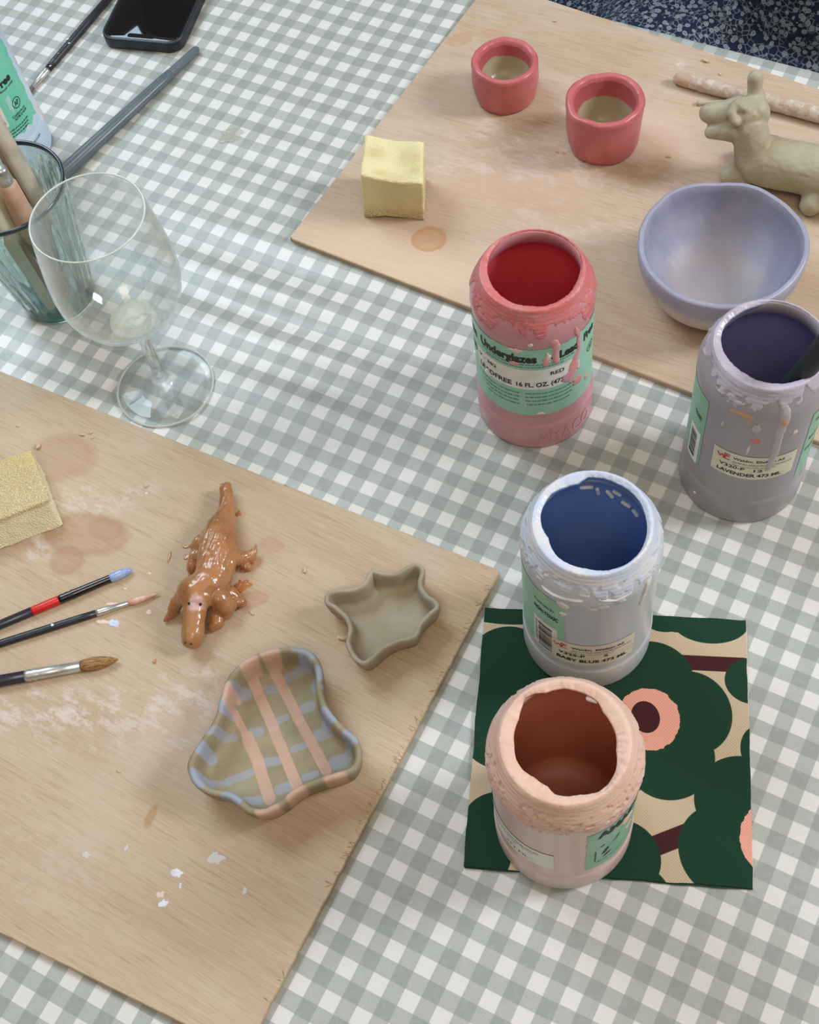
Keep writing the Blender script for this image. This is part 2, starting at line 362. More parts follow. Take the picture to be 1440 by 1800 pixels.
# near-left board (counter-clockwise corners)
b1tr = at(880, 1003, BT); b1r = at(457, 1800, BT); b1b0 = at(0, 1640, BT); b1b1 = at(322, 1800, BT); b1t = at(0, 652, BT)
br = isect(b1tr, b1r, b1b0, b1b1); d1 = b1b0[:2] - br; d1 /= np.linalg.norm(d1); bl = br + d1 * .62; d2 = b1t[:2] - b1tr[:2]; d2 /= np.linalg.norm(d2); tl = b1tr[:2] + d2 * .62
org1 = np.array([b1tr[0] - .3, b1tr[1] - .17, 0.])
brown = srgb(166, 122, 88); wht = srgb(216, 204, 198)
M1 = board_mat('plywood_left', org1, srgb(191, 171, 145), srgb(182, 158, 131),
    stains=[((112, 802), (.024, .019), .3, brown, .62, .3), ((150, 940), (.031, .017), .35, brown, .62, .16), ((118, 985), (.012, .011), .6, brown, .62, .2), ((185, 930), (.013, .009), .2, brown, .5, .2),
            ((265, 1435), (.0025, .007), .1, srgb(170, 120, 60), .8, .4), ((478, 958), (.008, .006), .3, srgb(182, 120, 76), .45, .4), ((440, 1055), (.013, .006), .7, srgb(176, 112, 66), .5, .3), ((440, 990), (.008, .006), .7, srgb(176, 112, 66), .6, .3)],
    smears=[((80, 1255), (.055, .02), .3, wht, .75, 1), ((265, 1225), (.035, .018), .4, wht, .65, 1), ((345, 1235), (.010, .035), .2, wht, .6, 1), ((110, 880), (.05, .012), .5, wht, .45, 1), ((60, 950), (.02, .02), .3, wht, .6, 1), ((190, 890), (.04, .008), .9, wht, .4, 1), ((60, 1530), (.06, .03), .2, wht, .18, 1)], ang=.05)
bo1 = board('plywood_board', 'large pinkish plywood board at the near left, with frayed right edge and brown wet marks', [br, b1tr, tl, bl], M1, org1, rough_edges=(0,))
# far board
c0 = at(508, 418, BT); c1_ = at(835, 0, BT); d0 = at(1220, 692, BT)
t0, t1_ = at(1087, 40, BT), at(1440, 156, BT); tlc = isect(c0, c1_, t0, t1_)
ee = (d0[:2] - c0[:2]); ee /= np.linalg.norm(ee); brc = c0[:2] + ee * .68; td = (t1_ - t0)[:2]; td /= np.linalg.norm(td); trc = tlc + td * .68
org2 = np.array([c0[0] + .3, c0[1] + .15, 0.])
M2 = board_mat('plywood_far', org2, srgb(192, 172, 152), srgb(182, 158, 134),
    stains=[((755, 421), (.0135, .0125), .4, srgb(186, 132, 90), .8, .1), ((808, 70), (.012, .008), .9, srgb(180, 140, 92), .6, .2), ((868, 58), (.010, .005), .3, srgb(186, 140, 100), .5, .3), ((980, 268), (.002, .001), 0., srgb(190, 80, 60), .9, .3), ((992, 270), (.0018, .001), 0., srgb(190, 80, 60), .9, .3)],
    smears=[((1000, 280), (.10, .02), .1, wht, .5, 1), ((900, 330), (.06, .035), .2, srgb(196, 160, 140), .45, 0), ((1000, 190), (.06, .012), .6, wht, .55, 1), ((1150, 230), (.05, .03), .2, srgb(224, 198, 182), .4, 0), ((700, 460), (.10, .03), .1, srgb(226, 200, 176), .5, 0), ((1050, 400), (.08, .02), .1, wht, .3, 1), ((1185, 113), (.008, .006), .1, wht, .8, 1), ((840, 300), (.07, .01), .2, wht, .4, 1)], ang=-.02)
bo2 = board('plywood_board', 'plywood board at the far right under the pinch pots and bowl', [c0[:2], brc, trc, tlc], M2, org2)

# frayed splinters along the right edge of the near board
V = []; F = []
d = b1tr[:2] - br; L = np.linalg.norm(d); d /= L; nrm = np.array([-d[1], d[0]])
for i in range(170):
    s = rng.uniform(.0, 1) * L; dens = fbm(s * 22, 3.3)
    if dens < -.12: continue
    p = br + d * s + nrm * rng.uniform(-.0004, .0016); a = rng.uniform(-.8, .8); ln = rng.uniform(.001, .0050); wd = rng.uniform(.0001, .00035)
    dir_ = nrm * math.cos(a) + d * math.sin(a); sd = np.array([-dir_[1], dir_[0]]); z = BT + .0001; b = len(V); e = p + dir_ * ln; up = rng.uniform(.0001, .0005)
    V += [(p[0] - sd[0] * wd, p[1] - sd[1] * wd, z - .0004), (p[0] + sd[0] * wd, p[1] + sd[1] * wd, z - .0004), (p[0], p[1], z + .0005), (e[0], e[1], z + up * .5), (e[0] + sd[0] * wd * .4, e[1] + sd[1] * wd * .4, z + up * .3)]
    F += [(b, b + 3, b + 2), (b + 2, b + 3, b + 4), (b + 2, b + 4, b + 1), (b, b + 1, b + 4, b + 3), (b, b + 2, b + 1)]
mk('splintered_edge', V, F, simple('splinter_wood', srgb(240, 222, 190), srgb(226, 200, 160), 200, .7), bo1, label='pale frayed wood splinters')['kind'] = 'stuff'

def blob(name, cx, cy, z, outline, h, mat, parent=None, dome=True, label=None, tint=None):
    """low domed patch with an irregular outline; outline = fn(angle)->radius"""
    n = 40; V = []; prof = [(1.0, 0), (.97, .5), (.85, .85), (.6, 1.0), (.3, 1.0)]
    for s, q in prof:
        for i in range(n):
            t = 2 * math.pi * i / n; r = outline(t) * s; V.append((cx + r * math.cos(t), cy + r * math.sin(t), z + h * q))
    F = grid_faces(len(prof), n); F.append(tuple((len(prof) - 1) * n + i for i in range(n))); F.append(tuple(range(n))[::-1])
    return mk(name, V, F, mat, parent, label=label)
def irr(rx, ry, ang, seed, am=.35, fr=1.3):
    def f(t):
        a = t - ang; r = 1 / math.sqrt((math.cos(a) / rx)**2 + (math.sin(a) / ry)**2)
        return r * (1 + am * fbm(math.cos(t) * fr, math.sin(t) * fr, seed))
    return f
wetp = dict(rough=.3, coat=.4)
f_white = simple('fleck_white', srgb(226, 228, 236), srgb(205, 210, 222), 300, .5); f_pink = simple('fleck_pink', srgb(232, 186, 172), srgb(222, 200, 190), 300, .5)
f_grey = simple('fleck_grey', srgb(196, 192, 190), srgb(206, 196, 186), 300, .6); f_blue = simple('fleck_blue', srgb(178, 192, 216), srgb(200, 206, 222), 300, .35); f_ochre = simple('fleck_ochre', srgb(186, 122, 72), srgb(170, 105, 58), 200, .25)
for (u, v, rx, ry, a, mt) in [(311, 1535, .0034, .0026, .2, f_white), (317, 1556, .0008, .002, .3, f_white), (288, 1588, .0030, .0022, .7, f_white), (281, 1573, .0030, .0018, .5, f_pink), (378, 1508, .0052, .0034, .3, f_grey), (430, 1567, .0014, .0024, .2, f_grey), (222, 1491, .0014, .002, .2, f_grey), (151, 1503, .0028, .0022, .1, f_grey),
        (200, 1062, .0055, .0012, .45, f_pink), (180, 1093, .0055, .0016, .3, f_pink), (200, 1096, .0040, .0030, .3, f_blue), (263, 1008, .0014, .0010, 0, f_pink), (220, 1035, .0014, .0008, .3, f_pink), (262, 1076, .0022, .0020, 0, f_pink), (298, 979, .0011, .0036, .3, f_ochre), (272, 1163, .0012, .0018, .5, f_ochre), (257, 867, .0012, .001, .3, f_pink)]:
    p = at(u, v, BT); blob('paint_fleck', p[0], p[1], BT - .0001, irr(rx, ry, a, u * .37, .5, 1.6), .0004, mt, bo1)

# ======================= PAINT JARS =======================
JR = .0393
ink = simple('black_ink', srgb(32, 34, 36), rough=.6); ink_red = simple('red_ink', srgb(190, 50, 60), rough=.6); ink_soft = simple('faded_ink', srgb(48, 92, 82), rough=.6)
green_l = simple('label_green', srgb(146, 198, 172), srgb(156, 204, 180), 90, .42); green_d = simple('label_green_worn', srgb(130, 178, 150), srgb(142, 186, 160), 90, .42); green_v = simple('label_green_vivid', srgb(112, 206, 176), srgb(124, 210, 184), 90, .42)
paper = simple('label_paper', srgb(232, 232, 226), srgb(222, 220, 212), 150, .5); paper_c = simple('sticker_cream', srgb(222, 218, 196), srgb(212, 206, 182), 120, .5)
JP = [(.0380, 0), (.0396, .0010), (.0401, .0035), (.0401, .0255), (.0398, .0268), (.0393, .0278), (.0391, .030), (.0391, .110), (.0394, .115), (.0398, .121), (.0394, .1268), (.0382, .1312), (.0366, .1346), (.0351, .1374), (.0340, .1398), (.0333, .1416), (.0328, .1428), (.0320, .1434), (.0305, .1424), (.0300, .139), (.0306, .133), (.0360, .1285), (.0374, .120), (.0374, .006), (.034, .0042)]
def prof_r(z):
    P = [(r, zz) for r, zz in JP[:17]]
    return float(np.interp(z, [q[1] for q in P], [q[0] for q in P]))
def jar(label, group, X, Y, z0, body, inner, crust, opening, zlow=.120, rag=.008, holes=.30, seed=1.0, floor_z=.008, Hj=.1425, th=.0005):
    t = thing('paint_jar', label, 'jar', (X, Y, z0), group)
    V, F = lathe(JP, (X, Y, z0), 128); n = 128; F.append(tuple((len(JP) - 1) * n + i for i in range(n)))
    mk('jar_body', V, F, body, t)
    # inner opening outline in polar form
    q = np.array([at(u, v, z0 + Hj - .001)[:2] - (X, Y) for u, v in opening]); a = np.arctan2(q[:, 1], q[:, 0]); r = np.hypot(q[:, 0], q[:, 1]); od = np.argsort(a); a, r = a[od], r[od]
    aa = np.r_[a - 2 * math.pi, a, a + 2 * math.pi]; rr = np.r_[r, r, r]
    rin = lambda ph: min(float(np.interp((ph + math.pi) % (2 * math.pi) - math.pi, aa, rr)), .0312)
    n = 300; zs = np.linspace(.100, .1424, 58); V = []
    def ring(fn):
        for i in range(n):
            ph = 2 * math.pi * i / n; rr_, zz = fn(ph); V.append((X + rr_ * math.cos(ph), Y + rr_ * math.sin(ph), z0 + zz))
    for z in zs:
        def fn(ph, z=z):
            c, s = math.cos(ph), math.sin(ph)
            e = zlow + rag * fbm(c * 2.6, s * 2.6, seed, 4) + .45 * rag * fbm(c * 11, s * 11, seed + z * 60, 3)
            k = (z - e) / .0010; k = max(-1., min(1., k))
            hole = fbm(c * 9, s * 9, seed * 2 + z * 330, 3)
            if z < .1365 and hole > holes: k = min(k, 1 - (hole - holes) * 22)
            k = max(k, -1.)
            rid = .00022 * fbm(c * 5, s * 5, z * 800 + seed, 3) + .00018 * math.sin(z * 2600 + 3 * c)
            return prof_r(z) + (th + rid if k > 0 else -.0006) * abs(k) if k > 0 else prof_r(z) + .0006 * k, z
        ring(fn)
    lipc = lambda ph: .0004 * fbm(math.cos(ph) * 7, math.sin(ph) * 7, seed + 9)
    ring(lambda ph: (.0327 + lipc(ph), .1435)); ring(lambda ph: (.0321 + lipc(ph), .1441 + lipc(ph)))
    for f_ in (.25, .55, .85, 1.0):
        ring(lambda ph, f_=f_: (.0317 + (rin(ph) - .0317) * f_, .1440 + lipc(ph) - .0012 * f_ - .0006 * f_ * f_ + .0004 * fbm(math.cos(ph) * 14, math.sin(ph) * 14, seed + f_ * 3)))
    ring(lambda ph: (rin(ph) + .0002, .1405)); ring(lambda ph: (rin(ph) + .0010, .1375)); ring(lambda ph: (max(rin(ph) + .0015, .0314), .1330))
    nr = len(V) // n
    oc_ = mk('dried_paint_crust', V, grid_faces(nr, n), crust, t, label='dried paint crust on the rim and neck'); oc_.data.materials.append(inner)
    mi = np.zeros(len(oc_.data.polygons), int); mi[(nr - 4) * n:] = 1; oc_.data.polygons.foreach_set('material_index', mi)
    P = [(.0318, .1340), (.0350, .1290), (.0366, .122), (.0368, .110), (.0367, .050), (.0366, floor_z + .004), (.0345, floor_z), (.02, floor_z - .0005), (.001, floor_z - .0006)]
    V, F = lathe(P, (X, Y, z0), 96, lambda tt, k, r_, z_: (r_ + (.0005 * fbm(math.cos(tt) * 3, math.sin(tt) * 3, z_ * 60 + seed) if 0 < k < 6 else 0), z_), cap0=False, cap1=True)
    mk('inner_paint', V, F, inner, t, label='wet paint coating the inside')
    t_cam = math.atan2(CAM[1] - Y, CAM[0] - X)
    return dict(t=t, X=X, Y=Y, z0=z0, a=t_cam)
def cpt(J, ph, z, off=.0002):
    R = prof_r(z) + off; a = J['a'] + math.radians(ph)
    return (J['X'] + R * math.cos(a), J['Y'] + R * math.sin(a), J['z0'] + z)
def patch(J, name, p0, p1, z0, z1, mat, off=.0002, parent=None, rag=0., seed=0., label=None, cut=None, taper=0.):
    n = max(4, int(abs(p1 - p0) / 1.5)); mrow = 14; V = []
    for j in range(mrow + 1):
        for i in range(n + 1):
            s, q = i / n, j / mrow
            ph = p0 + (p1 - p0) * s; z = z0 + (z1 - z0) * q
            if rag:
                if j in (0, mrow): z += rag * fbm(ph * .12, j, seed) * (-1 if j else 1) 
                if i in (0, n): ph += rag / J_R * fbm(z * 180, i, seed) * (1 if i == 0 else -1)
            z += taper * (s - .5)
            V.append(cpt(J, ph, z, off))
    return mk(name, V, grid_faces(mrow + 1, n + 1, close=False), mat, parent or J['t'], label=label) if parent is None else sub(name, V, grid_faces(mrow + 1, n + 1, close=False), mat, parent, J, label)
J_R = .0393 / 57.3
def sub(name, V, F, mat, parent, J, label=None, smooth=True):
    ORG[parent] = ORG[J['t']]
    return mk(name, V, F, mat, parent, label=label, smooth=smooth)
_tc = {}
def text_mesh(s, bold=0., shear=0.):
    k = (s, bold, shear)
    if k in _tc: return _tc[k]
    c = bpy.data.curves.new('t', 'FONT'); c.body = s; c.size = 1; c.resolution_u = 3; c.offset = bold; c.shear = shear; c.fill_mode = 'FRONT'
    o = bpy.data.objects.new('t', c); COL.objects.link(o)
    dg = bpy.context.evaluated_depsgraph_get(); e = o.evaluated_get(dg); m_ = e.to_mesh()
    V = np.array([v.co[:2] for v in m_.vertices]); F = [tuple(p.vertices) for p in m_.polygons]
    e.to_mesh_clear(); bpy.data.objects.remove(o); bpy.data.curves.remove(c)
    _tc[k] = (V, F); return V, F
def lettering(J, parent, s, p0, p1, zb, h, mat=None, bold=0.02, off=.00045, name='lettering', cap=.70, serif=False, slope=0., emboss=False):
    V, F = text_mesh(s, bold); x0, x1 = V[:, 0].min(), V[:, 0].max(); out = []
    for x, y in V:
        f = (x - x0) / (x1 - x0); out.append(cpt(J, p0 + (p1 - p0) * f, zb + y / cap * h + slope * f, off))
    return sub(name, out, F, mat or ink, parent, J, smooth=False)
def fineprint(J, parent, lines, p0, p1, ztop, dz, h, mat=None):
    for i, s in enumerate(lines): lettering(J, parent, s, p0, p1 if len(s) > 18 else p0 + (p1 - p0) * len(s) / 24, ztop - i * dz - h, h, mat or ink, bold=.004)
def marks(J, parent, p0, p1, z, h, seed, mat=None, off=.00045, slope=0.):
    """a line of print too small to read"""
    r_ = np.random.default_rng(seed); V = []; F = []; p = p0
    while p < p1:
        for _ in range(r_.integers(3, 9)):
            w_ = r_.uniform(.45, .75); hh = h * r_.choice([.7, .7, 1.0]); b = len(V); dz = slope * (p - p0) / (p1 - p0)
            V += [cpt(J, p, z + dz, off), cpt(J, p + w_ * .8, z + dz, off), cpt(J, p + w_ * .8, z + hh + dz, off), cpt(J, p, z + hh + dz, off)]
            F.append((b, b + 1, b + 2, b + 3)); p += w_ * 1.25
            if p > p1: break
        p += .8
    sub('fine_print', V, F, mat or ink_soft, parent, J, smooth=False)
def drip(J, pts, mat, off=.0008, label=None, name='paint_drip', seed=0.):
    """raised run of paint: pts [(phi, z, half width deg)]"""
    V = []; k = len(pts); nn = 9; P = []
    for i in range((k - 1) * 6 + 1):
        s = i / 6; a = min(int(s), k - 2); f = s - a; P.append([pts[a][c] + (pts[a + 1][c] - pts[a][c]) * f for c in range(3)])
    for i, (ph, z, hw) in enumerate(P):
        end = min(i, len(P) - 1 - i); e = min(1., (end + .02) / 2.5)**.5; hw2 = hw * e * (1 + .35 * fbm(i * .5, seed))
        for j in range(nn):
            c = (j / (nn - 1) - .5) * 2; V.append(cpt(J, ph + c * hw2, z, -.0003 + (off + .0003) * (max(0, 1 - abs(c)**3))**.5 * (.4 + .6 * e)))
    return mk(name, V, grid_faces(len(P), nn, close=False), mat, J['t'], label=label)
def splat(J, ph, z, rp, rz, mat, seed=0., off=.0007, name='paint_splash', label=None):
    n = 36; V = []
    for s, q in ((1., -.0004), (.9, off * .8), (.6, off), (.25, off)):
        for i in range(n):
            t = 2 * math.pi * i / n; r = s * (1 + .55 * fbm(math.cos(t) * 1.2, math.sin(t) * 1.2, seed, 3)); V.append(cpt(J, ph + rp * r * math.cos(t), z + rz * r * math.sin(t), q))
    F = [f[::-1] for f in grid_faces(4, n)]; F.append(tuple(3 * n + i for i in range(n))[::-1])
    return mk(name, V, F, mat, J['t'], label=label)
def plastic(name, c1, c2, ns=22., rough=.32, **kw): return simple(name, c1, c2, ns, rough, bump=.05, bs=60, **kw)
def crustm(name, c1, c2, c3, rough=.42):
    t = NT(name); a = t.noise(55., 5., stretch=(1, 1, 2.5)); b = t.noise(120., 5., stretch=(1, 1, 3), rough=.7)
    z = t.xyz()[2]; hi = t.step(z, .131, .140)
    col = t.mix(t.step(a, .42, .62), c1, c2); col = t.mix(t.math('MULTIPLY', t.step(b, .55, .68), t.math('SUBTRACT', 1.1, hi)), col, c3)
    t.p(col=col, rough=rough); t.bump(t.noise(420., 5., stretch=(1, 1, 2)), .35, .0008); return t.m
def z8(x, y): return 820 + x / 4.0, 1160 + y / 4.0
def z7(x, y): return 880 + x / 4.09, 800 + y / 4.09
def z6(x, y): return 1160 + x / 4.09, 500 + y / 4.09
def z5(x, y): return 780 + x / 4.285, 380 + y / 4.285
NAPZ = .0022
GRP = None
# --- red jar ---
op = [z5(*q) for q in ((330, 400), (335, 350), (390, 240), (480, 175), (580, 140), (700, 122), (850, 150), (980, 230), (1030, 330), (1025, 430), (990, 520), (930, 600), (850, 650), (740, 685), (640, 680), (500, 650), (400, 570), (345, 480))]
red_b = plastic('jar_plastic_rose', srgb(196, 134, 144), srgb(202, 146, 150), 14)
red_i = simple('red_paint_wet', srgb(216, 84, 98), srgb(208, 74, 88), 20, .5, spec=.3); red_c = crustm('red_crust', srgb(206, 112, 112), srgb(202, 124, 126), srgb(214, 154, 154))
J1 = jar('rose-red paint jar with a wide green label, standing beside the far board', GRP, .0402, .1175, 0, red_b, red_i, red_c, op, zlow=.1275, rag=.012, seed=1.7, holes=.26, th=.0005)
lb = patch(J1, 'label', -112, 79, .0412, .1140, green_l, rag=.0012, seed=3, label='worn green paper label')
st = sub('white_band', [cpt(J1, p, z, .0003) for z in (.0712, .082, .0925) for p in np.linspace(-66, 38, 50)], grid_faces(3, 50, close=False), paper, lb, J1)
lettering(J1, lb, 'Velvet', -100, -66, .0985, .0070, bold=.045)
lettering(J1, lb, 'Underglazes', -58, 2.5, .1005, .0074, bold=.045)
lettering(J1, lb, '—', 8, 19, .1005, .0062, bold=.03)
lettering(J1, lb, 'Lead', 24, 45, .1005, .0074, bold=.045); lettering(J1, lb, 'Free', 53, 72, .1005, .0074, bold=.045)
marks(J1, lb, -56, 40, .0976, .0012, 1); marks(J1, lb, -50, 28, .0948, .0012, 2)
lettering(J1, lb, 'V - 382', -63, -38, .0848, .0030, bold=.02); lettering(J1, lb, 'RED', 15, 29, .0850, .0036, bold=.02)
lettering(J1, lb, 'LEADFREE', -62, -22, .0742, .0046, bold=.03); lettering(J1, lb, '16 FL. OZ. (473 ml)', -17.5, 40, .0742, .0044, bold=.03)
for i in range(4): marks(J1, lb, -60 + i * 3, -15, .0660 - i * .0042, .0013, 10 + i)
for i in range(4): marks(J1, lb, -9, 44 - i * 3, .0660 - i * .0042, .0013, 20 + i)
def seal(J, parent, ph, z, r, s='AP', mat=None):
    n = 40; V = []
    for k, rr in enumerate((r * .86, r)):
        for i in range(n): t = 2 * math.pi * i / n; V.append(cpt(J, ph + rr * math.cos(t) / .000686 / 1, z + rr * math.sin(t), .0004))
    sub('seal_ring', V, grid_faces(2, n), mat or ink_soft, parent, J)
    lettering(J, parent, s, ph - r * .55 / .000686, ph + r * .55 / .000686, z - r * .42, r * .85, mat or ink_soft, .02)
seal(J1, lb, 66, .0860, .0045); seal(J1, lb, -76, .0850, .0050, 'M')
rose = simple('rose_dried', srgb(214, 140, 146), srgb(222, 162, 160), 150, .4); palep = simple('pale_dried', srgb(232, 216, 208), srgb(224, 190, 186), 200, .5); lilac = simple('lilac_dried', srgb(196, 160, 180), srgb(208, 150, 156), 200, .4)
lip_red = simple('red_wet_lip', srgb(218, 108, 108), rough=.35)
drip(J1, [(18, .122, 5), (21, .112, 4), (20, .104, 3.5), (22, .094, 4.2)], rose, .0009, seed=1); drip(J1, [(40, .124, 3), (45, .112, 2.5), (46, .098, 3), (40, .088, 6), (38, .076, 7), (36, .067, 4)], rose, .0008, seed=2)
splat(J1, 33, .0760, 6.5, .0055, lilac, 4, label='lilac paint splash'); splat(J1, 45, .0640, 7, .0042, rose, 5); splat(J1, 11, .1000, 4, .0045, rose, 8); splat(J1, 13, .1045, 2.5, .0040, palep, 9); splat(J1, -17, .1120, 6, .0024, palep, 11); splat(J1, -19, .0985, 5, .0022, rose, 12); splat(J1, -3, .1195, 2.5, .0018, palep, 13); splat(J1, 46, .0810, 2.0, .0055, palep, 14); splat(J1, -50, .0725, 5, .0035, paper, 15); splat(J1, 60, .0565, 3, .003, rose, 16); splat(J1, 5, .0430, 4, .0010, palep, 17); splat(J1, -9, .053, .5, .006, palep, 18)
mk_ = sub('embossed_lettering', *(lambda r_: (r_[0], r_[1]))((lambda VF: ([cpt(J1, 2 + 62 * (x - VF[0][:, 0].min()) / np.ptp(VF[0][:, 0]), .0075 + y / .7 * .013, .0003) for x, y in VF[0]], VF[1]))(text_mesh('AMACO', .01))), simple('rose_emboss', srgb(210, 146, 154), rough=.3), J1['t'], J1, smooth=False)

# --- lavender jar ---
op = [z6(*q) for q in ((440, 400), (470, 300), (560, 220), (700, 160), (860, 135), (1000, 170), (1120, 270), (1190, 400), (1150, 590), (1080, 650), (980, 700), (860, 718), (740, 705), (620, 650), (520, 570), (460, 490))]
lav_b = plastic('jar_plastic_grey', srgb(160, 152, 160), srgb(150, 146, 150), 12); lav_i = simple('lavender_paint_wet', srgb(140, 138, 184), srgb(130, 130, 176), 20, .4, spec=.35)
lav_c = crustm('lavender_crust', srgb(192, 184, 202), srgb(178, 170, 184), srgb(206, 192, 196), .3)
J2 = jar('grey-lavender paint jar at the right edge with a black tool standing in it', GRP, .1906, .1205, 0, lav_b, lav_i, lav_c, op, zlow=.1310, rag=.010, seed=5.1, holes=.26)
a_ = patch(J2, 'label', -112, -42, .0440, .1160, green_d, rag=.0008, seed=1, label='green paper label turned to the left'); 
sub('barcode_panel', [cpt(J2, p, z, .0003) for z in (.0430, .060, .0770) for p in np.linspace(-64, -45, 12)], grid_faces(3, 12, close=False), paper, a_, J2)
def bars(J, parent, p0, p1, z0, z1, n, seed):
    r_ = np.random.default_rng(seed); V = []; F = []; z = z0
    while z < z1:
        w_ = r_.choice([.0006, .0009, .0013, .0018]); b = len(V)
        V += [cpt(J, p0, z, .0005), cpt(J, p1, z, .0005), cpt(J, p1, min(z + w_, z1), .0005), cpt(J, p0, min(z + w_, z1), .0005), cpt(J, (p0 + p1) / 2, z, .0005), cpt(J, (p0 + p1) / 2, min(z + w_, z1), .0005)]
        F += [(b, b + 4, b + 5, b + 3), (b + 4, b + 1, b + 2, b + 5)]; z += w_ + r_.choice([.0006, .0010, .0014])
    sub('barcode', V, F, ink, parent, J, smooth=False)
bars(J2, a_, -61, -50, .047, .073, 10, 3); lettering(J2, a_, 'TOXIC', -60, -47, .0900, .0036, bold=.03)
b_ = patch(J2, 'label', 58.5, 118, .0410, .1135, green_d, rag=.0008, seed=2, label='green paper label turned to the right'); marks(J2, b_, 66, 100, .100, .005, 35, ink); marks(J2, b_, 63, 84, .082, .003, 36, ink); marks(J2, b_, 62, 80, .070, .003, 37, ink)
c_ = patch(J2, 'sticker', -27.5, 50, .0560, .0815, paper_c, off=.0003, label='cream price sticker')
def we_logo(J, parent, p0, zt, k=1.):
    w_ = 12.5 * k; pts = [[(0, .0035), (.22, 0), (.38, .0030), (.55, 0), (.75, .0040)], [(.55, .0048), (.98, .0048)], [(.62, .0026), (.95, .0026)], [(.45, -.0004), (.98, -.0004)], [(.55, .0048), (.62, -.0008)]]
    V = []; F = []
    for pl in pts:
        for (a, za), (b, zb_) in zip(pl[:-1], pl[1:]):
            dx, dz = (b - a) * w_ * .000686, zb_ - za; L_ = math.hypot(dx, dz); nx_, nz_ = -dz / L_ * .00042, dx / L_ * .00042; i = len(V)
            for sx, s0 in ((a, za), (b, zb_)):
                for sg in (1, -1): V.append(cpt(J, p0 + sx * w_ + sg * nx_ / .000686, zt - .0048 + s0 + sg * nz_, .0006))
            F.append((i, i + 1, i + 3, i + 2))
    sub('logo', V, F, ink_red, parent, J, smooth=False, label='red logo')
we_logo(J2, c_, -23, .0785); lettering(J2, c_, 'Waldm. Ellefsen AS', -8, 38, .0755, .0024, bold=.02); marks(J2, c_, -8, 46, .0722, .0010, 31, ink, off=.0006); marks(J2, c_, -8, 30, .0696, .0007, 32, off=.0006)
lettering(J2, c_, 'V320-P', -20, 4, .0655, .0030, bold=.02); lettering(J2, c_, '12', 12, 20, .0650, .0028, bold=.02); lettering(J2, c_, 'LAVENDER 473 ML', -21, 38, .0588, .0034, bold=.03)
greyd = simple('grey_dried', srgb(186, 178, 184), srgb(176, 170, 172), 120, .45); apri = simple('apricot_smear', srgb(205, 158, 120), srgb(196, 150, 130), 90, .45); coral = simple('coral_smear', srgb(208, 122, 100), srgb(190, 130, 115), 90, .45)
drip(J2, [(26, .134, 6), (27, .122, 4.6), (26, .108, 4.2), (26.5, .085, 4.0), (25, .072, 3.4), (23, .0655, 3.0)], greyd, .0012, label='long grey paint run', seed=4)
drip(J2, [(25.5, .1265, 3.6), (27, .120, 3.8), (27.5, .1165, 2.5)], apri, .0014, name='paint_smear')
splat(J2, -10, .1240, 15, .0020, apri, 31.4, off=.0002, name='paint_smear'); splat(J2, -2, .1180, 4, .0050, simple('ochre_smear', srgb(176, 158, 132), srgb(168, 152, 134), 90, .45), 31, off=.0001, name='paint_smear'); splat(J2, 7, .0995, 4.5, .0026, coral, 32, off=.0003, name='paint_smear')
splat(J2, 5.5, .1125, 4.2, .0052, greyd, 33, off=.0008); splat(J2, -24, .1060, 1.5, .0025, greyd, 34); splat(J2, 41, .1045, 2.0, .0018, palep, 37); splat(J2, 3, .0890, 1.2, .0050, palep, 38, off=.0002); splat(J2, -38, .014, 1.6, .001, palep, 39)

# --- light blue jar ---
op = [z7(*q) for q in ((630, 163), (740, 172), (850, 215), (930, 262), (1000, 340), (1045, 460), (1045, 600), (1000, 700), (930, 770), (860, 810), (740, 835), (620, 820), (500, 790), (420, 745), (372, 680), (345, 600), (298, 520), (290, 430), (320, 350), (365, 285), (460, 238), (560, 210))]
blu_b = plastic('jar_plastic_pale_blue', srgb(192, 198, 208), srgb(196, 194, 188), 12); blu_i = simple('blue_paint_wet', srgb(126, 158, 210), srgb(116, 148, 203), 20, .4, spec=.35)
blu_c = crustm('blue_crust', srgb(196, 206, 226), srgb(212, 212, 218), srgb(228, 224, 222), .36)
J3 = jar('pale blue paint jar with deep blue inside, on the upper corner of the patterned napkin', GRP, .1448, -.0310, NAPZ, blu_b, blu_i, blu_c, op, zlow=.1265, rag=.016, seed=8.4, holes=.26)
a_ = patch(J3, 'label', -112, -18, .0375, .1150, green_l, rag=.0006, seed=5, label='green paper label with a barcode panel'); bp = sub('barcode_panel', [cpt(J3, p, z, .0003) for z in (.0385, .055, .0770) for p in np.linspace(-51, -25, 16)], grid_faces(3, 16, close=False), paper, a_, J3)
bars(J3, a_, -45, -30, .041, .0735, 12, 5); marks(J3, a_, -49, -46, .044, .0006, 38, ink); [marks(J3, a_, -49, -46.4, .044 + .0022 * k_, .0014, 38 + k_, ink) for k_ in range(13)]
lettering(J3, a_, 'NON-TOXIC', -50, -24, .0885, .0042, bold=.04); marks(J3, a_, -50, -28, .0985, .0028, 60, ink_soft)
c_ = patch(J3, 'sticker', -31.5, 45, .0370, .0660, paper_c, off=.00045, label='cream price sticker', taper=.001)
we_logo(J3, c_, -28, .0625); lettering(J3, c_, 'Waldm. Ellefsen AS', -12, 34, .0592, .0026, bold=.02, off=.0007); marks(J3, c_, -12, 42, .0562, .0011, 33, ink, off=.0007); marks(J3, c_, -12, 26, .0535, .0007, 34, off=.0007)
lettering(J3, c_, 'V325-P', -23.5, 0, .0490, .0032, bold=.02, off=.0007); lettering(J3, c_, '5', 16, 20, .0490, .0030, bold=.02, off=.0007); lettering(J3, c_, 'BABY BLUE 473 ML', -25, 38, .0415, .0036, bold=.03, off=.0007)
whd = simple('white_dried', srgb(224, 226, 230), srgb(214, 208, 202), 120, .4)
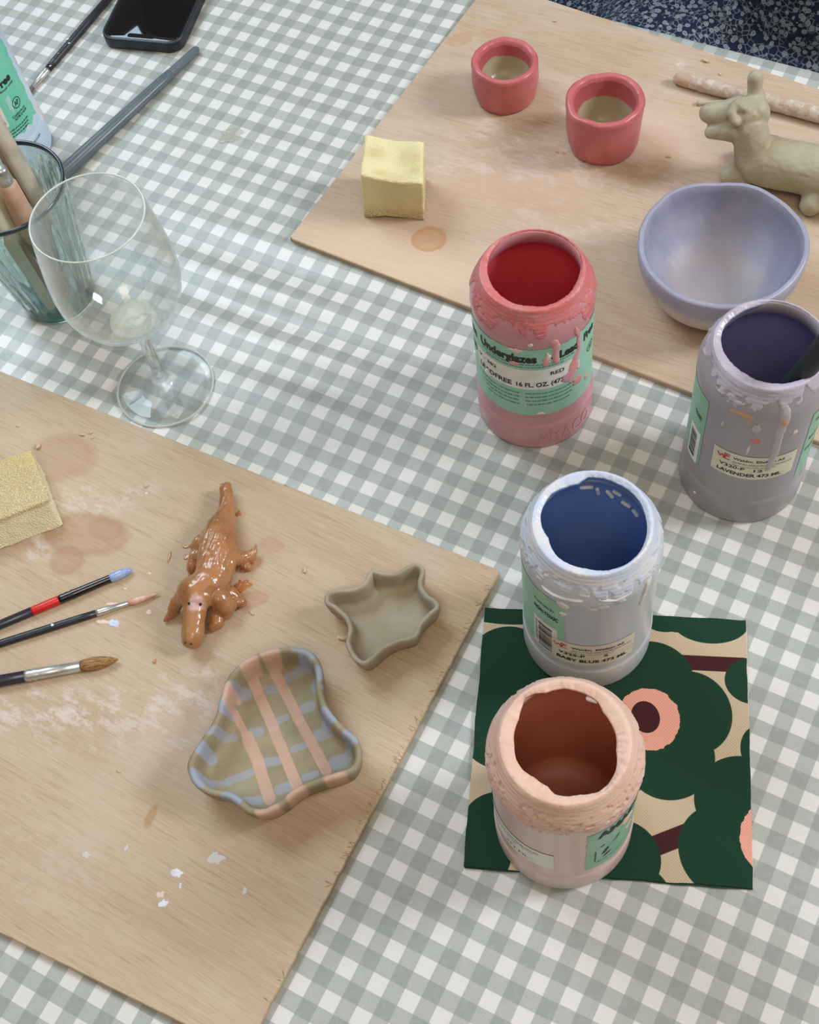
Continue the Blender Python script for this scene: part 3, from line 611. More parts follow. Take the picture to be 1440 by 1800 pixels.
drip(J3, [(-40, .1250, 3), (-28, .1240, 5), (-14, .1255, 6), (-4, .1275, 4)], whd, .0013, name='paint_smear', seed=2); drip(J3, [(8, .1285, 3), (22, .1250, 5), (36, .1270, 6)], whd, .0010, name='paint_smear', seed=5); drip(J3, [(54, .128, 6), (52, .118, 3), (50, .108, 2.5), (47, .100, 1.5)], whd, .0010, label='white paint run')
splat(J3, -20, .1135, 5, .0038, whd, 41); splat(J3, -20, .1030, 3, .0018, palep, 42); splat(J3, 5, .1160, 3, .0022, whd, 43, off=.0003)

def far_wall(J, u, v, R):
    d = RC @ np.array([(u - 720) / FPX, (v - 900) / FPX, 1.0]); o = CAM[:2] - np.array([J['X'], J['Y']])
    a = d[0]**2 + d[1]**2; b = o @ d[:2]; c = o @ o - R * R; return CAM + (-b + math.sqrt(max(b * b - a * c, 0))) / a * d
for pl in (((1022, 857), (1040, 856)), ((1050, 860), (1052, 867)), ((1068, 864), (1076, 873)), ((1080, 864), (1090, 870)), ((1095, 883), (1106, 890)), ((1114, 898), (1120, 906))):
    mk('paint_lump', *blob_mesh([('c', [(far_wall(J3, *q_, .0362), .0013) for q_ in pl])], .0003, 2), whd, J3['t'], label='pale dried paint lump inside the jar')
# --- peach jar ---
op = [z8(*q) for q in ((410, 275), (480, 240), (560, 235), (680, 205), (780, 225), (860, 255), (925, 300), (960, 370), (1010, 440), (1050, 530), (1052, 640), (1050, 780), (1000, 870), (930, 930), (800, 950), (690, 962), (620, 945), (570, 890), (480, 830), (400, 780), (350, 700), (338, 600), (335, 530), (370, 420), (395, 330))]
pnk_b = plastic('jar_plastic_peach', srgb(214, 184, 176), srgb(210, 188, 184), 12); pnk_i = simple('peach_paint_wet', srgb(212, 144, 120), srgb(206, 134, 110), 24, .4)
pnk_c = crustm('peach_crust', srgb(222, 186, 170), srgb(218, 178, 162), srgb(208, 172, 154), .5)
J4 = jar('peach paint jar with thick cracked rim, nearest of the jars, on the patterned napkin', GRP, .1820, -.1499, NAPZ, pnk_b, pnk_i, pnk_c, op, zlow=.1210, rag=.012, seed=12.3, holes=.30, th=.0008)
a_ = patch(J4, 'label', 18.5, 112, .0360, .1070, green_d, rag=.001, seed=7, label='green paper label with a dark leaf drawing'); lettering(J4, a_, 'AMACO', 27, 78, .0955, .0088, bold=.06)
sub('leaf_drawing', [cpt(J4, p, z, .0004) for p, z in ((32, .058), (36, .060), (46, .072), (50, .078), (44, .0745), (35, .066), (33, .052), (38, .053), (42, .057), (37, .0565), (26, .050), (27, .050), (27, .070), (26, .070), (30, .0765), (34, .078), (34.5, .0765), (30.5, .0755))], [(0, 1, 2, 3, 4, 5), (6, 7, 8, 9), (10, 11, 12, 13), (14, 17, 16, 15)], ink, a_, J4, smooth=False)
marks(J4, a_, 28, 54, .0460, .0014, 61)
c_ = patch(J4, 'sticker', -100, -6.5, .0435, .0715, paper, off=.0003, rag=.0006, seed=9, label='white price sticker with smudged print'); lettering(J4, c_, '473 ML', -52, -28, .0478, .0034, bold=.0); marks(J4, c_, -85, -18, .0655, .0014, 62, ink); marks(J4, c_, -85, -24, .0625, .0009, 63, ink); marks(J4, c_, -82, -40, .0590, .0012, 64, ink); marks(J4, c_, -82, -62, .0540, .0024, 65, ink)
pd = simple('peach_dried', srgb(228, 190, 168), srgb(222, 178, 156), 120, .5)
splat(J4, -12, .1215, 6, .0035, pd, 51); splat(J4, 30, .1200, 12, .0032, pd, 52); splat(J4, -40, .1260, 10, .0038, pd, 53); splat(J4, 58, .0860, 8, .0060, pd, 54, off=.0004); splat(J4, 62, .066, 4, .005, pd, 55, off=.0004); splat(J4, 12, .1010, 5, .0010, pd, 56, off=.0002)
whl = mk('paint_lump', *blob_mesh([('c', [(np.append((at(*z8(860, 270), .139 + NAPZ))[:2], .139 + NAPZ), .0016), (np.append(at(*z8(915, 292), .139 + NAPZ)[:2], .139 + NAPZ), .0012)])], .0003, 3), simple('white_lump', srgb(232, 226, 226), rough=.3), J4['t'], label='white lump of paint inside the rim')

# --- turquoise-label jar at the left edge ---
p5 = at(12, 262, 0)
lb_b = plastic('jar_plastic_sky', srgb(196, 218, 240), srgb(222, 232, 242), 14); lb_c = crustm('sky_crust', srgb(214, 226, 240), srgb(200, 216, 238), srgb(236, 240, 244))
J5 = jar('sky-blue paint jar cut by the left edge, behind the ribbed tumbler', GRP, p5[0], p5[1], 0, lb_b, simple('sky_paint_wet', srgb(130, 170, 220), rough=.3), lb_c, [tuple((lambda q: (720 + FPX * q[0] / q[2], 900 + FPX * q[1] / q[2]))(RC.T @ (np.array([p5[0] + .029 * math.cos(t), p5[1] + .029 * math.sin(t), .1415]) - CAM))) for t in np.linspace(0, 6.28, 16, endpoint=False)], zlow=.122, rag=.008, seed=21.)
def cz(J, u, v):
    a, z = cyl(u, v, J['X'], J['Y'], JR + .0002); return math.degrees((a - J['a'] + math.pi) % (2 * math.pi) - math.pi), z - J['z0']
rt, _ = cz(J5, 47, 130)
a_ = patch(J5, 'label', -80, 62, .0380, .1130, green_v, rag=.0030, seed=6, label='bright turquoise-green paper label')
def ltr(J, parent, s, a, b, h, **kw):
    (q0, y0), (q1, y1) = cz(J, *a), cz(J, *b); lettering(J, parent, s, q0, q1, (y0 + y1) / 2, h, **kw)
ltr(J5, a_, 'Lead Free', (-45, 178), (20, 140), .0062, bold=.045); ltr(J5, a_, 'food only', (0, 163), (24, 145), .0022, bold=.01)
q0, y0 = cz(J5, 29, 180); seal(J5, a_, q0, y0, .0048, 'AP', ink)
ltr(J5, a_, 'Conforms to', (22, 206), (45, 190), .0024, bold=.01); ltr(J5, a_, 'ASTM D-4236', (26, 210), (48, 194), .0024, bold=.01)
for i in range(3):
    (a0, b0), (a1, b1) = cz(J5, 3 + 4 * i, 238 + 4 * i), cz(J5, 50 + i, 208 + 6 * i); marks(J5, a_, a0, a1, (b0 + b1) / 2, .0014, 70 + i, ink)
ltr(J5, a_, 'Made in USA', (55, 253), (70, 238), .0022, bold=.01)
q1, y1 = cz(J5, 14, 215); sub('white_band', [cpt(J5, p, z, .0003) for z in (y1 - .004, y1 + .006, y1 + .018) for p in np.linspace(-75, q1, 30)], grid_faces(3, 30, close=False), paper, a_, J5); lettering(J5, a_, '(473 ml)', q1 - 34, q1 - 3, y1 - .001, .0042, bold=.01)
q2, y2 = cz(J5, 12, 190); splat(J5, q2 + 6, y2, 5, .010, simple('aqua_dried', srgb(160, 214, 206), srgb(190, 224, 222), 120, .4), 61, off=.0003); q3, y3 = cz(J5, 70, 195); splat(J5, q3 - 2, y3, 12, .013, whd, 62, off=.0006)

# ======================= NAPKIN =======================
n0 = at(815, 1523, 0); nTL, nTR, nBR, nBL = [at(*q, .002) for q in ((857, 1065), (1312, 1090), (1328, 1558), (815, 1523))]
ux = (nTR - nTL + nBR - nBL)[:2] / 2; uy = (nTL - nBL + nTR - nBR)[:2] / 2; NW, NH = np.linalg.norm(ux), np.linalg.norm(uy)
ang = math.atan2(ux[1], ux[0])
def nloc(u, v):     # px -> napkin fraction
    p = at(u, v, .002)[:2] - nBL[:2]; return np.array([p @ ux / NW**2, p @ uy / NH**2])
t = NT('printed_napkin'); uv = t.coord('UV')
BG = srgb(190, 172, 145); GR = srgb(24, 58, 42); PK = srgb(224, 160, 142); BR = srgb(66, 30, 32)
def mx(l):
    r = l[0]
    for q in l[1:]: r = t.math('MAXIMUM', r, q)
    return r
def E(u, v, ru, rv, a=0., soft=.012, nse=0., ns=20.): return t.ell(nloc(u, v), (ru, rv), a, soft, nse, ns, vec=uv)
def ringp(u, v, R, r, n, a0): 
    c = nloc(u, v); out = []
    for k in range(n):
        a = a0 + 2 * math.pi * k / n; out.append(t.ell((c[0] + R * math.cos(a), c[1] + R * math.sin(a)), (r, r * 1.08), a, .012, vec=uv))
    return out
pet = ringp(1135, 1268, .165, .150, 5, .25) + [E(1135, 1268, .16, .16)]
pet += ringp(1352, 1478, .17, .150, 5, 2.2) + ringp(905, 1225, .15, .14, 5, .6) + ringp(1050, 1560, .14, .125, 5, .9) + [E(905, 1225, .15, .15), E(1352, 1478, .2, .2), E(1050, 1540, .1, .1)]
pet += [E(1245, 1095, .145, .09), E(1190, 1080, .12, .08), E(1320, 1200, .10, .09), E(1330, 1320, .06, .085), E(890, 1075, .2, .055), E(880, 1450, .14, .12), E(850, 1500, .1, .12), E(1165, 1075, .1, .09)]
stem = mx([t.seg(nloc(1195, 1166), nloc(1305, 1172), .030, .05, vec=uv), t.seg(nloc(1150, 1490), nloc(1240, 1455), .036, .05, vec=uv)])
col = t.mix(stem, BG, BR); col = t.mix(mx(pet), col, GR)
col = t.mix(mx([E(1138, 1266, .115, .120, 0., .012, .16, 40.), E(1352, 1478, .10, .125, 0., .012, .16, 40.)]), col, PK)
col = t.mix(mx([E(1133, 1262, .052, .062, .3)]), col, BR)
t.p(col=col, rough=.85, spec=.2)
dia = t.math('MULTIPLY', t.math('SINE', t.math('MULTIPLY', t.xyz(uv)[0], 560.)), t.math('SINE', t.math('MULTIPLY', t.xyz(uv)[1], 560.)))
t.bump(t.math('ADD', dia, t.noise(8., 3., vec=uv)), .25, .0008)
npk = thing('paper_napkin', 'folded paper napkin with big green, pink and beige flower print under two jars', 'napkin', (nBL[0], nBL[1], 0))
def sheet(name, z0, z1, inset, mat, wav=0., dx=0., dy=0.):
    n = 46; V = []; U = []
    for zz in (z0, z1):
        for j in range(n + 1):
            for i in range(n + 1):
                a, b = i / n, j / n; e = .0006 * fbm(a * 9, b * 9, z0 * 900)
                fa = inset + dx + a * (1 - 2 * inset); fb = inset + dy + b * (1 - 2 * inset)
                if i in (0, n): fa += e / NW
                if j in (0, n): fb += e / NH
                p = nBL[:2] + ux * fa + uy * fb; V.append((p[0], p[1], zz + (wav * (fbm(a * 3, b * 3, 4.) - .4) * (1 if zz == z1 else .0)))); U.append((fa, fb))
    N = (n + 1)**2; F = grid_faces(n + 1, n + 1, close=False, flip=False); F2 = [tuple(N + q for q in f) for f in F]; F = [f[::-1] for f in F] + F2
    bd = [i for i in range(n + 1)] + [j * (n + 1) + n for j in range(1, n + 1)] + [n * (n + 1) + i for i in range(n - 1, -1, -1)] + [j * (n + 1) for j in range(n - 1, 0, -1)]
    for k in range(len(bd)): a, b = bd[k], bd[(k + 1) % len(bd)]; F.append((a, b, N + b, N + a))
    return mk(name, V, F, mat, npk, uv=U, smooth=False)
sheet('white_ply', .0001, .0007, .004, simple('tissue_white', srgb(222, 216, 204), rough=.9), dx=.006, dy=-.001); sheet('folded_layer', .0006, .0012, .002, simple('napkin_green', GR, rough=.9), dx=.001, dy=-.006); sheet('folded_layer', .0011, .0016, .003, simple('tissue_cream', srgb(214, 206, 190), rough=.9), dx=.004)
sheet('printed_layer', .0015, .0021, .0, t.m, wav=.0001)

# ======================= PINCH POTS =======================
claycol = srgb(168, 158, 132); clay_dk = srgb(150, 138, 110)
rose_g = NT('rose_glaze'); rose_g.p(col=rose_g.mix(rose_g.step(rose_g.noise(60., 5., stretch=(1, 1, .4)), .35, .7), srgb(186, 95, 100), srgb(197, 110, 112)), rough=.36, spec=.45); rose_g.bump(rose_g.noise(90., 4.), .25, .0008); rose_g = rose_g.m
def pot(label, c, R, rb, H, thick, seed, notch):
    th_ = thing('pinch_pot', label, 'pot', (c[0], c[1], BT), 'rose pinch pots')
    def wob(tt, r, z):
        k = z / H; return r * (1 + .035 * fbm(math.cos(tt) * 1.4, math.sin(tt) * 1.4, seed + k * 1.5) + .004 * fbm(math.cos(tt) * 3, math.sin(tt) * 3, seed + k * 3)), z + .0022 * k * fbm(math.cos(tt) * .9, math.sin(tt) * .9, seed + 5)
    Po = [(rb * .90, 0), (rb * .98, .0012), (rb * 1.02, .004)] + [(rb * 1.02 + (R * .985 - rb * 1.02) * s + .0008 * math.sin(s * 3.14), .004 + (H - .010) * s) for s in (.15, .3, .45, .6, .75, .88, 1.)]
    Po += [(R * 1.0, H - .0035), (R * .985, H - .0012), (R * .94, H), (R * .86, H + .0002), (R - thick * .95, H - .0012), (R - thick * 1.12, H - .004)]
    V, F = lathe(Po, (c[0], c[1], BT), 110, lambda tt, k, r, z: wob(tt, r, z)); mk('outer_wall', V, F, rose_g, th_)
    gi = NT('pot_inside'); z = gi.xyz()[2]; line = gi.math('ADD', z, gi.math('MULTIPLY', gi.math('SUBTRACT', gi.noise(45., 4.), .5), .009))
    gi.p(col=gi.mix(gi.step(line, H * notch - .0006, H * notch + .0006), claycol, srgb(180, 88, 94)), rough=gi.step(gi.noise(50., 2.), .3, .7, .2, .5), spec=.5); gi.bump(gi.noise(130., 4.), .3, .0008)
    Pi = [(R - thick * 1.12, H - .004), (R - thick * 1.22, H * .7), (rb * .98 - thick * 1.0, H * .4), (rb * .90 - thick, .011), (rb * .75 - thick, .0085), (rb * .4, .0078), (.0005, .0078)]
    V, F = lathe(Pi, (c[0], c[1], BT), 110, lambda tt, k, r, z: wob(tt, r, z) if k < 5 else (r, z), cap0=False, cap1=True); mk('inner_wall', V, F, gi.m, th_)
pot('rose pinch pot with a thick rim, the one farther left of the two', (-.1088, .3828), .0275, .0246, .0365, .0060, 3.1, .62)
pot('rose pinch pot, taller and straighter, between its twin and the lavender bowl', (-.0135, .3625), .0305, .0268, .0455, .0062, 9.2, .60)

# ======================= BOWL =======================
bc = np.array([.1208, .2552]); bH = .054
bm = NT('bowl_glaze'); z = bm.xyz()[2]; nn = bm.noise(38., 5.); x_, y_, z_ = bm.xyz()
rad = bm.math('SQRT', bm.math('ADD', bm.math('MULTIPLY', x_, x_), bm.math('MULTIPLY', y_, y_)))
lavc = bm.mix(bm.step(bm.noise(32., 4.), .35, .7), srgb(150, 150, 172), srgb(162, 161, 180))
low = bm.math('ADD', z, bm.math('MULTIPLY', bm.math('SUBTRACT', nn, .5), .010))
bm.p(col=bm.mix(bm.step(low, .030, .044), bm.mix(bm.step(nn, .3, .7), srgb(206, 200, 192), srgb(194, 186, 172)), lavc), rough=.38, spec=.45); bm.bump(bm.noise(75., 4.), .22, .0008)
bi = NT('bowl_inside'); x_, y_, z_ = bi.xyz(); n1 = bi.noise(30., 4.); rad = bi.math('SQRT', bi.math('ADD', bi.math('MULTIPLY', x_, x_), bi.math('MULTIPLY', y_, y_))); n2 = bi.math('ADD', rad, bi.math('MULTIPLY', bi.math('SUBTRACT', n1, .5), .022))
bi.p(col=bi.mix(bi.step(n2, .026, .040), bi.mix(bi.step(n1, .3, .7), srgb(160, 154, 164), srgb(166, 157, 160)), bi.mix(bi.step(bi.noise(40., 4.), .35, .68), srgb(142, 143, 166), srgb(156, 156, 174))), rough=.48, spec=.4)
bi.bump(bi.noise(60., 4., ), .2, .001)
bw = thing('pinch_bowl', 'wide lavender bowl with a wavy rim and cream underside', 'bowl', (bc[0], bc[1], BT))
def bwob(tt, k, r, z):
    q = max(0, z / bH); c, s = math.cos(tt), math.sin(tt)
    return r * (1 + .022 * q * fbm(c * 1.5, s * 1.5, 3.) + .003 * fbm(c * 3, s * 3, 7. + z * 20)), z + .0020 * q * fbm(c * 1.3, s * 1.3, 11.) + .0006 * q * fbm(c * 4, s * 4, 2.)
R_b = .0585
Po = [(.026, 0), (.0285, .0015)] + [(.0285 + (R_b - .0285) * math.sin(s * math.pi / 2)**.9, .0015 + (bH - .003) * (1 - math.cos(s * math.pi / 2))**.85) for s in np.linspace(.1, 1, 12)] + [(R_b - .0006, bH - .0003), (R_b - .0022, bH + .0006), (R_b - .0038, bH)]
V, F = lathe(Po, (bc[0], bc[1], BT), 160, bwob); mk('outer_wall', V, F, bm.m, bw)
Pi = [(R_b - .0038, bH), (R_b - .0052, bH - .002)] + [(.004 + (R_b - .0095) * math.cos(s * math.pi / 2)**.8, bH - .003 - (bH - .0095) * math.sin(s * math.pi / 2)**1.05) for s in np.linspace(.06, .97, 14)] + [(.0005, .0064)]
V, F = lathe(Pi, (bc[0], bc[1], BT), 160, lambda tt, k, r, z: bwob(tt, k, r, z) if k < 15 else (r, z), cap0=False, cap1=True); mk('inner_wall', V, F, bi.m, bw)

# ======================= DISHES =======================
def zC(x, y): return 300 + x / 2.88, 960 + y / 2.88
def dish(name, label, cat, px, zr, bs, th_, mat, seed, mats2=None):
    P = np.array([at(*zC(*q), BT + zr)[:2] for q in px]); P = even(smooth_closed(P, 400), 260)
    if ((P[:, 0] * np.roll(P[:, 1], -1) - P[:, 1] * np.roll(P[:, 0], -1)).sum()) < 0: P = P[::-1]
    T = np.roll(P, -2, 0) - np.roll(P, 2, 0); T /= np.linalg.norm(T, axis=1)[:, None]; N = np.c_[T[:, 1], -T[:, 0]]; C_ = P.mean(0); n = len(P)
    wv = np.array([.0016 * fbm(p[0] * 60, p[1] * 60, seed) for p in P]); h = th_ / 2
    # floor outline: smoothed copy of the rim
    S = P.copy()
    for _ in range(60): S = (np.roll(S, 1, 0) + S + np.roll(S, -1, 0)) / 3
    S = C_ + (S - C_) * bs
    B = C_ + (P - C_) * bs; B = B * .86 + S * .14
    rings = [(B + N * h * -.6, 0 * wv), (B + N * h * .3, 0 * wv + .0008), (B * .65 + P * .35 + N * h * 1.0, wv * .3 + zr * .40), (B * .25 + P * .75 + N * h * 1.05, wv * .7 + zr * .72),
             (P + N * h * 1.0, wv + zr - .0016), (P + N * h * .75, wv + zr - .0004), (P + N * h * .2, wv + zr + .0002), (P - N * h * .4, wv + zr), (P - N * h * .9, wv + zr - .0012),
             (B * .2 + P * .8 - N * h * 1.05, wv * .5 + zr * .75), (B * .55 + P * .45 - N * h * 1.1, zr * .42 + 0 * wv), (B * .85 + P * .15 - N * h * 1.2, 0 * wv + .0058), (C_ + (B - C_) * .9 - N * h * 1.0, 0 * wv + .0036)]
    base = C_ + (B - C_) * .9 - N * h; S2 = base.copy()
    for k_, f_ in enumerate((.8, .6, .4, .2, .06)):
        for _ in range(40): S2 = (np.roll(S2, 1, 0) + S2 + np.roll(S2, -1, 0)) / 3
        Q = C_ + (S2 - C_) * f_ / (1.0); rings.append((Q, 0 * wv + .0032))
    V = [(p[0], p[1], BT + z) for R, Z in rings for p, z in zip(R, Z)]
    F = grid_faces(len(rings), n); F.append(tuple(range(n))[::-1]); F.append(tuple((len(rings) - 1) * n + i for i in range(n)))
    o = mk(name, V, F, mat, org=(C_[0], C_[1], BT)); tag(o, label, cat); return o, C_
def clay_nt(name, c1, c2):
    q = NT(name); q._base = q.mix(q.step(q.noise(45., 4.), .35, .68), c1, c2); q.p(rough=.62, spec=.35); q.bump(q.noise(110., 5.), .25, .0007); return q
star_px = [(1020, 128), (1075, 140), (1140, 138), (1198, 108), (1245, 95), (1275, 125), (1262, 190), (1290, 245), (1338, 282), (1350, 312), (1310, 345), (1265, 395), (1235, 452), (1150, 475), (1080, 512), (1020, 565), (975, 588), (930, 555), (900, 490), (912, 420), (892, 362), (840, 315), (795, 285), (797, 245), (850, 228), (920, 222), (975, 200), (1002, 160)]
q = clay_nt('star_clay', srgb(172, 162, 142), srgb(160, 149, 127)); q.p(col=q._base)
dish('star_dish', 'small unglazed grey clay dish with a star-shaped wavy rim', 'dish', star_px, .0190, .94, .0036, q.m, 4.)
chk_px = [(540, 528), (620, 525), (690, 540), (738, 590), (752, 655), (752, 740), (790, 840), (865, 925), (930, 985), (950, 1060), (925, 1125), (850, 1158), (735, 1190), (640, 1235), (560, 1300), (480, 1342), (400, 1335), (340, 1285), (285, 1255), (200, 1240), (130, 1190), (103, 1110), (135, 1030), (190, 955), (240, 860), (268, 760), (292, 685), (350, 612), (430, 560)]
Pc = np.array([at(*zC(*p_), BT + .022)[:2] for p_ in chk_px]); CC = even(smooth_closed(Pc, 400), 260).mean(0)
q = clay_nt('checked_clay', srgb(154, 144, 118), srgb(140, 129, 103)); col = q._base
def dabs(q, col, segs, c, zref, w_, f=.8, nse=.5, soft=.25):
    for (xa, ya, xb, yb), ww in segs:
        a = at(*zC(xa, ya), BT + zref)[:2] - CC; b = at(*zC(xb, yb), BT + zref)[:2] - CC; m_ = (a + b) / 2; d_ = b - a
        L_ = np.linalg.norm(d_); dd_ = d_ / L_ * min(ww * .6, L_ * .35); e = q.seg(a + dd_, b - dd_, ww * .78, soft, nse, 160.); col = q.mix(q.math('MULTIPLY', e, f), col, c)
    return col
blue = srgb(152, 160, 178); pinks = srgb(200, 162, 146)
zi = .006
col = dabs(q, col, [((310, 760, 400, 735), .0045), ((450, 720, 540, 705), .0035), ((570, 665, 690, 610), .0035), ((640, 560, 710, 560), .0050), ((200, 985, 330, 955), .0033), ((385, 930, 460, 925), .0040), ((525, 875, 590, 845), .0030), ((650, 815, 720, 785), .0045), ((170, 1190, 300, 1190), .0024), ((270, 1180, 410, 1130), .0032), ((455, 1085, 550, 1070), .0038), ((600, 1020, 680, 990), .0030), ((725, 950, 830, 915), .0050), ((520, 1225, 610, 1195), .0042), ((660, 1160, 740, 1135), .0030), ((800, 1090, 900, 1060), .0055), ((350, 1290, 460, 1270), .0040)], blue, zi, .004, .60)
col = dabs(q, col, [((655, 545, 715, 565), .0055), ((700, 655, 765, 640), .0065), ((750, 830, 830, 880), .0050), ((875, 960, 945, 965), .0060), ((100, 1140, 165, 1210), .0060), ((125, 1000, 185, 1040), .0050), ((255, 780, 275, 830), .0050), ((265, 1260, 350, 1290), .0055), ((770, 700, 800, 730), .0030)], blue, .022, .004, .85)
st_ = [((385, 600, 440, 740), .0045), ((430, 720, 520, 920), .0045), ((510, 900, 640, 1220), .0045), ((490, 560, 555, 690), .0045), ((545, 670, 650, 880), .0042), ((640, 860, 790, 1140), .0042), ((300, 800, 380, 960), .0030), ((370, 930, 440, 1090), .0048), ((430, 1070, 500, 1290), .0048)]
col = dabs(q, col, st_, pinks, zi, .004, .76, .25, .12)
col = dabs(q, col, [((470, 535, 545, 545), .0055), ((355, 600, 435, 570), .0050), ((265, 700, 300, 745), .0055), ((440, 1330, 545, 1350), .0075), ((600, 1265, 670, 1240), .0070), ((640, 1300, 690, 1380), .0050), ((790, 1170, 875, 1160), .0070), ((820, 1200, 870, 1270), .0050)], pinks, .022, .004, .88)
q.p(col=col)
dish('checked_dish', 'triangular clay dish painted with pink stripes and blue dabs', 'dish', chk_px, .0245, .95, .0046, q.m, 8.)

# ======================= SPONGES =======================
def sponge_mat(name, spots, dirt):
    t = NT(name); a = t.noise(28., 4.); b = t.noise(700., 2., rough=.8)
    col = t.mix(t.step(a, .4, .7), srgb(230, 220, 172), srgb(222, 210, 158))
    z = t.xyz()[2]
    for (c, r, f) in spots: col = t.mix(t.math('MULTIPLY', t.ell(c, r, .2, .85, .5, 60.), t.math('MULTIPLY', f * .62, t.step(b, .3, .7, .6, 1.))), col, srgb(182, 152, 96))
    if dirt: col = t.mix(t.math('MULTIPLY', t.step(z, .017, .002), t.step(b, .35, .65)), col, srgb(176, 158, 120))
    t.p(col=col, rough=.9, spec=.15, sss=.15, sssr=(.02, .015, .006), ssss=.3)
    v = t.n('ShaderNodeTexVoronoi', {'Vector': t.coord(), 'Scale': 1100.}).outputs[0]
    t.bump(t.math('ADD', v, b), .55, .0009); return t
def block(V8, n=22, bulge=.0012, seed=0., notch=None):
    """hexahedron from 4 base + 4 top corners with slightly sunken sides"""
    V8 = np.array(V8); V = []; idx = {}; F = []
    def P(u, v, w_):
        k = (round(u * n), round(v * n), round(w_ * n))
        if k in idx: return idx[k]
        b = (V8[0] * (1 - u) * (1 - v) + V8[1] * u * (1 - v) + V8[2] * u * v + V8[3] * (1 - u) * v); tt = (V8[4] * (1 - u) * (1 - v) + V8[5] * u * (1 - v) + V8[6] * u * v + V8[7] * (1 - u) * v)
        p = b * (1 - w_) + tt * w_; c = V8.mean(0); q = (p - c)
        s = .0; ex = [abs(2 * a - 1) for a in (u, v, w_)]; f_ = sorted(ex)[1]; 
        rd = (max(0, f_ - .93) / .07)**2 * .0009
        sink = bulge * (1 - sorted(ex)[0]**2) * (1 - f_**2) if max(ex) > .999 else 0
        q2 = q / (np.linalg.norm(q) + 1e-9); p = p - q2 * (rd + sink) + .0007 * np.array([fbm(*(p * 90 + seed)), fbm(*(p * 90 + seed + 9)), fbm(*(p * 90 + seed + 20))]) + .00018 * q2 * fbm(*(p * 900))
        if notch: p = notch(p, u, v, w_)
        idx[k] = len(V); V.append(p); return idx[k]
    r = [i / n for i in range(n + 1)]
    for i in range(n):
        for j in range(n):
            a, b, c, d = r[i], r[i + 1], r[j], r[j + 1]
            F += [(P(a, c, 0), P(a, d, 0), P(b, d, 0), P(b, c, 0)), (P(a, c, 1), P(b, c, 1), P(b, d, 1), P(a, d, 1)), (P(a, 0, c), P(b, 0, c), P(b, 0, d), P(a, 0, d)), (P(a, 1, c), P(a, 1, d), P(b, 1, d), P(b, 1, c)), (P(0, a, c), P(0, a, d), P(0, b, d), P(0, b, c)), (P(1, a, c), P(1, b, c), P(1, b, d), P(1, a, d))]
    return V, F
SH = .043
tp = [at(u, v, BT + SH) for u, v in ((633, 309), (745, 326), (746, 250), (642, 237))]
fl = [at(u, v, BT) for u, v in ((640, 383), (746, 388))]; fb = (np.array(tp[3]) - tp[0]); rt_ = np.array([.0012, 0, 0])
bs_ = [fl[0], fl[1], fl[1] + (tp[2] - tp[1]) * 1.0 * [1, 1, 0] + rt_, fl[0] + fb * .95 * [1, 1, 0]]
V8 = [np.array([p[0], p[1], BT]) for p in bs_] + [np.array(p) for p in tp]
c_ = np.mean(V8, 0)
def nt2(p, u, v, w_):
    if w_ < .3 and v < .5: p = p + np.array([0, 0, .0022 * math.exp(-((u - .40) / .22)**2) * (1 - w_ / .3) * (1 - v * 2)])
    if w_ > .7: p = p + np.array([0, 0, .0010 * math.cos(u * 6.5)])
    p[2] = max(p[2], BT + .0002); return p
V, F = block(V8, 30, .0012, 3., nt2)
o_ = np.array([c_[0], c_[1], BT])
def rel(u, v, z): return (at(u, v, z) - o_)[:2]
sm = sponge_mat('sponge_foam', [(rel(660, 268, BT + SH), (.0065, .0055), .75), (rel(722, 275, BT + SH), (.010, .008), .6), (rel(728, 300, BT + SH), (.0055, .004), .6), (rel(668, 302, BT + SH), (.005, .003), .5), (rel(695, 350, BT + .02), (.014, .006), .45)], True)
o = mk('sponge_block', V, F, sm.m, org=o_, smooth=True); tag(o, 'square yellow sponge block on the left corner of the far board', 'sponge', 'yellow sponges')
S1 = .0225
tR, tF = at(54, 788, BT + S1), at(87, 878, BT + S1); bF = at(112, 924, BT); lf0 = at(0, 912, BT + S1) - tF; lf0 = lf0 / np.linalg.norm(lf0) * .085
bb = bF + (tR - tF) * [1, 1, 0] * 1.02 + np.array([.0, .0, 0.])
V8 = [bF + lf0 * [1, 1, 0], bF, bb, bb + lf0 * [1, 1, 0], tF + lf0, tF, tR, tR + lf0]; V8 = [np.array([p[0], p[1], BT if k < 4 else BT + S1]) for k, p in enumerate(V8)]
V, F = block(V8, 34, .0010, 8., lambda p, u, v, w_: np.array([p[0], p[1], max(p[2], BT + .0002)]))
o_ = np.array([np.mean(V8, 0)[0], np.mean(V8, 0)[1], BT])
sm = NT('sponge_worn'); a = sm.noise(24., 4.); b = sm.noise(850., 3., rough=.8); z = sm.xyz()[2]
col = sm.mix(sm.step(a, .4, .7), srgb(236, 230, 196), srgb(230, 222, 184)); top = sm.step(z, S1 - .0045, S1 - .0015)
col = sm.mix(sm.math('MULTIPLY', top, sm.step(b, .32, .62, .15, .95)), col, srgb(192, 164, 118)); col = sm.mix(sm.math('MULTIPLY', top, sm.step(sm.noise(30., 3.), .55, .75, 0, .5)), col, srgb(216, 196, 120))
sm.p(col=col, rough=.92, spec=.12); sm.bump(sm.math('ADD', b, sm.n('ShaderNodeTexVoronoi', {'Vector': sm.coord(), 'Scale': 900.}).outputs[0]), .6, .0011)
o = mk('sponge_block', V, F, sm.m, org=o_); tag(o, 'yellow sponge block with a dirty brown top at the left edge, on the near board', 'sponge', 'yellow sponges')

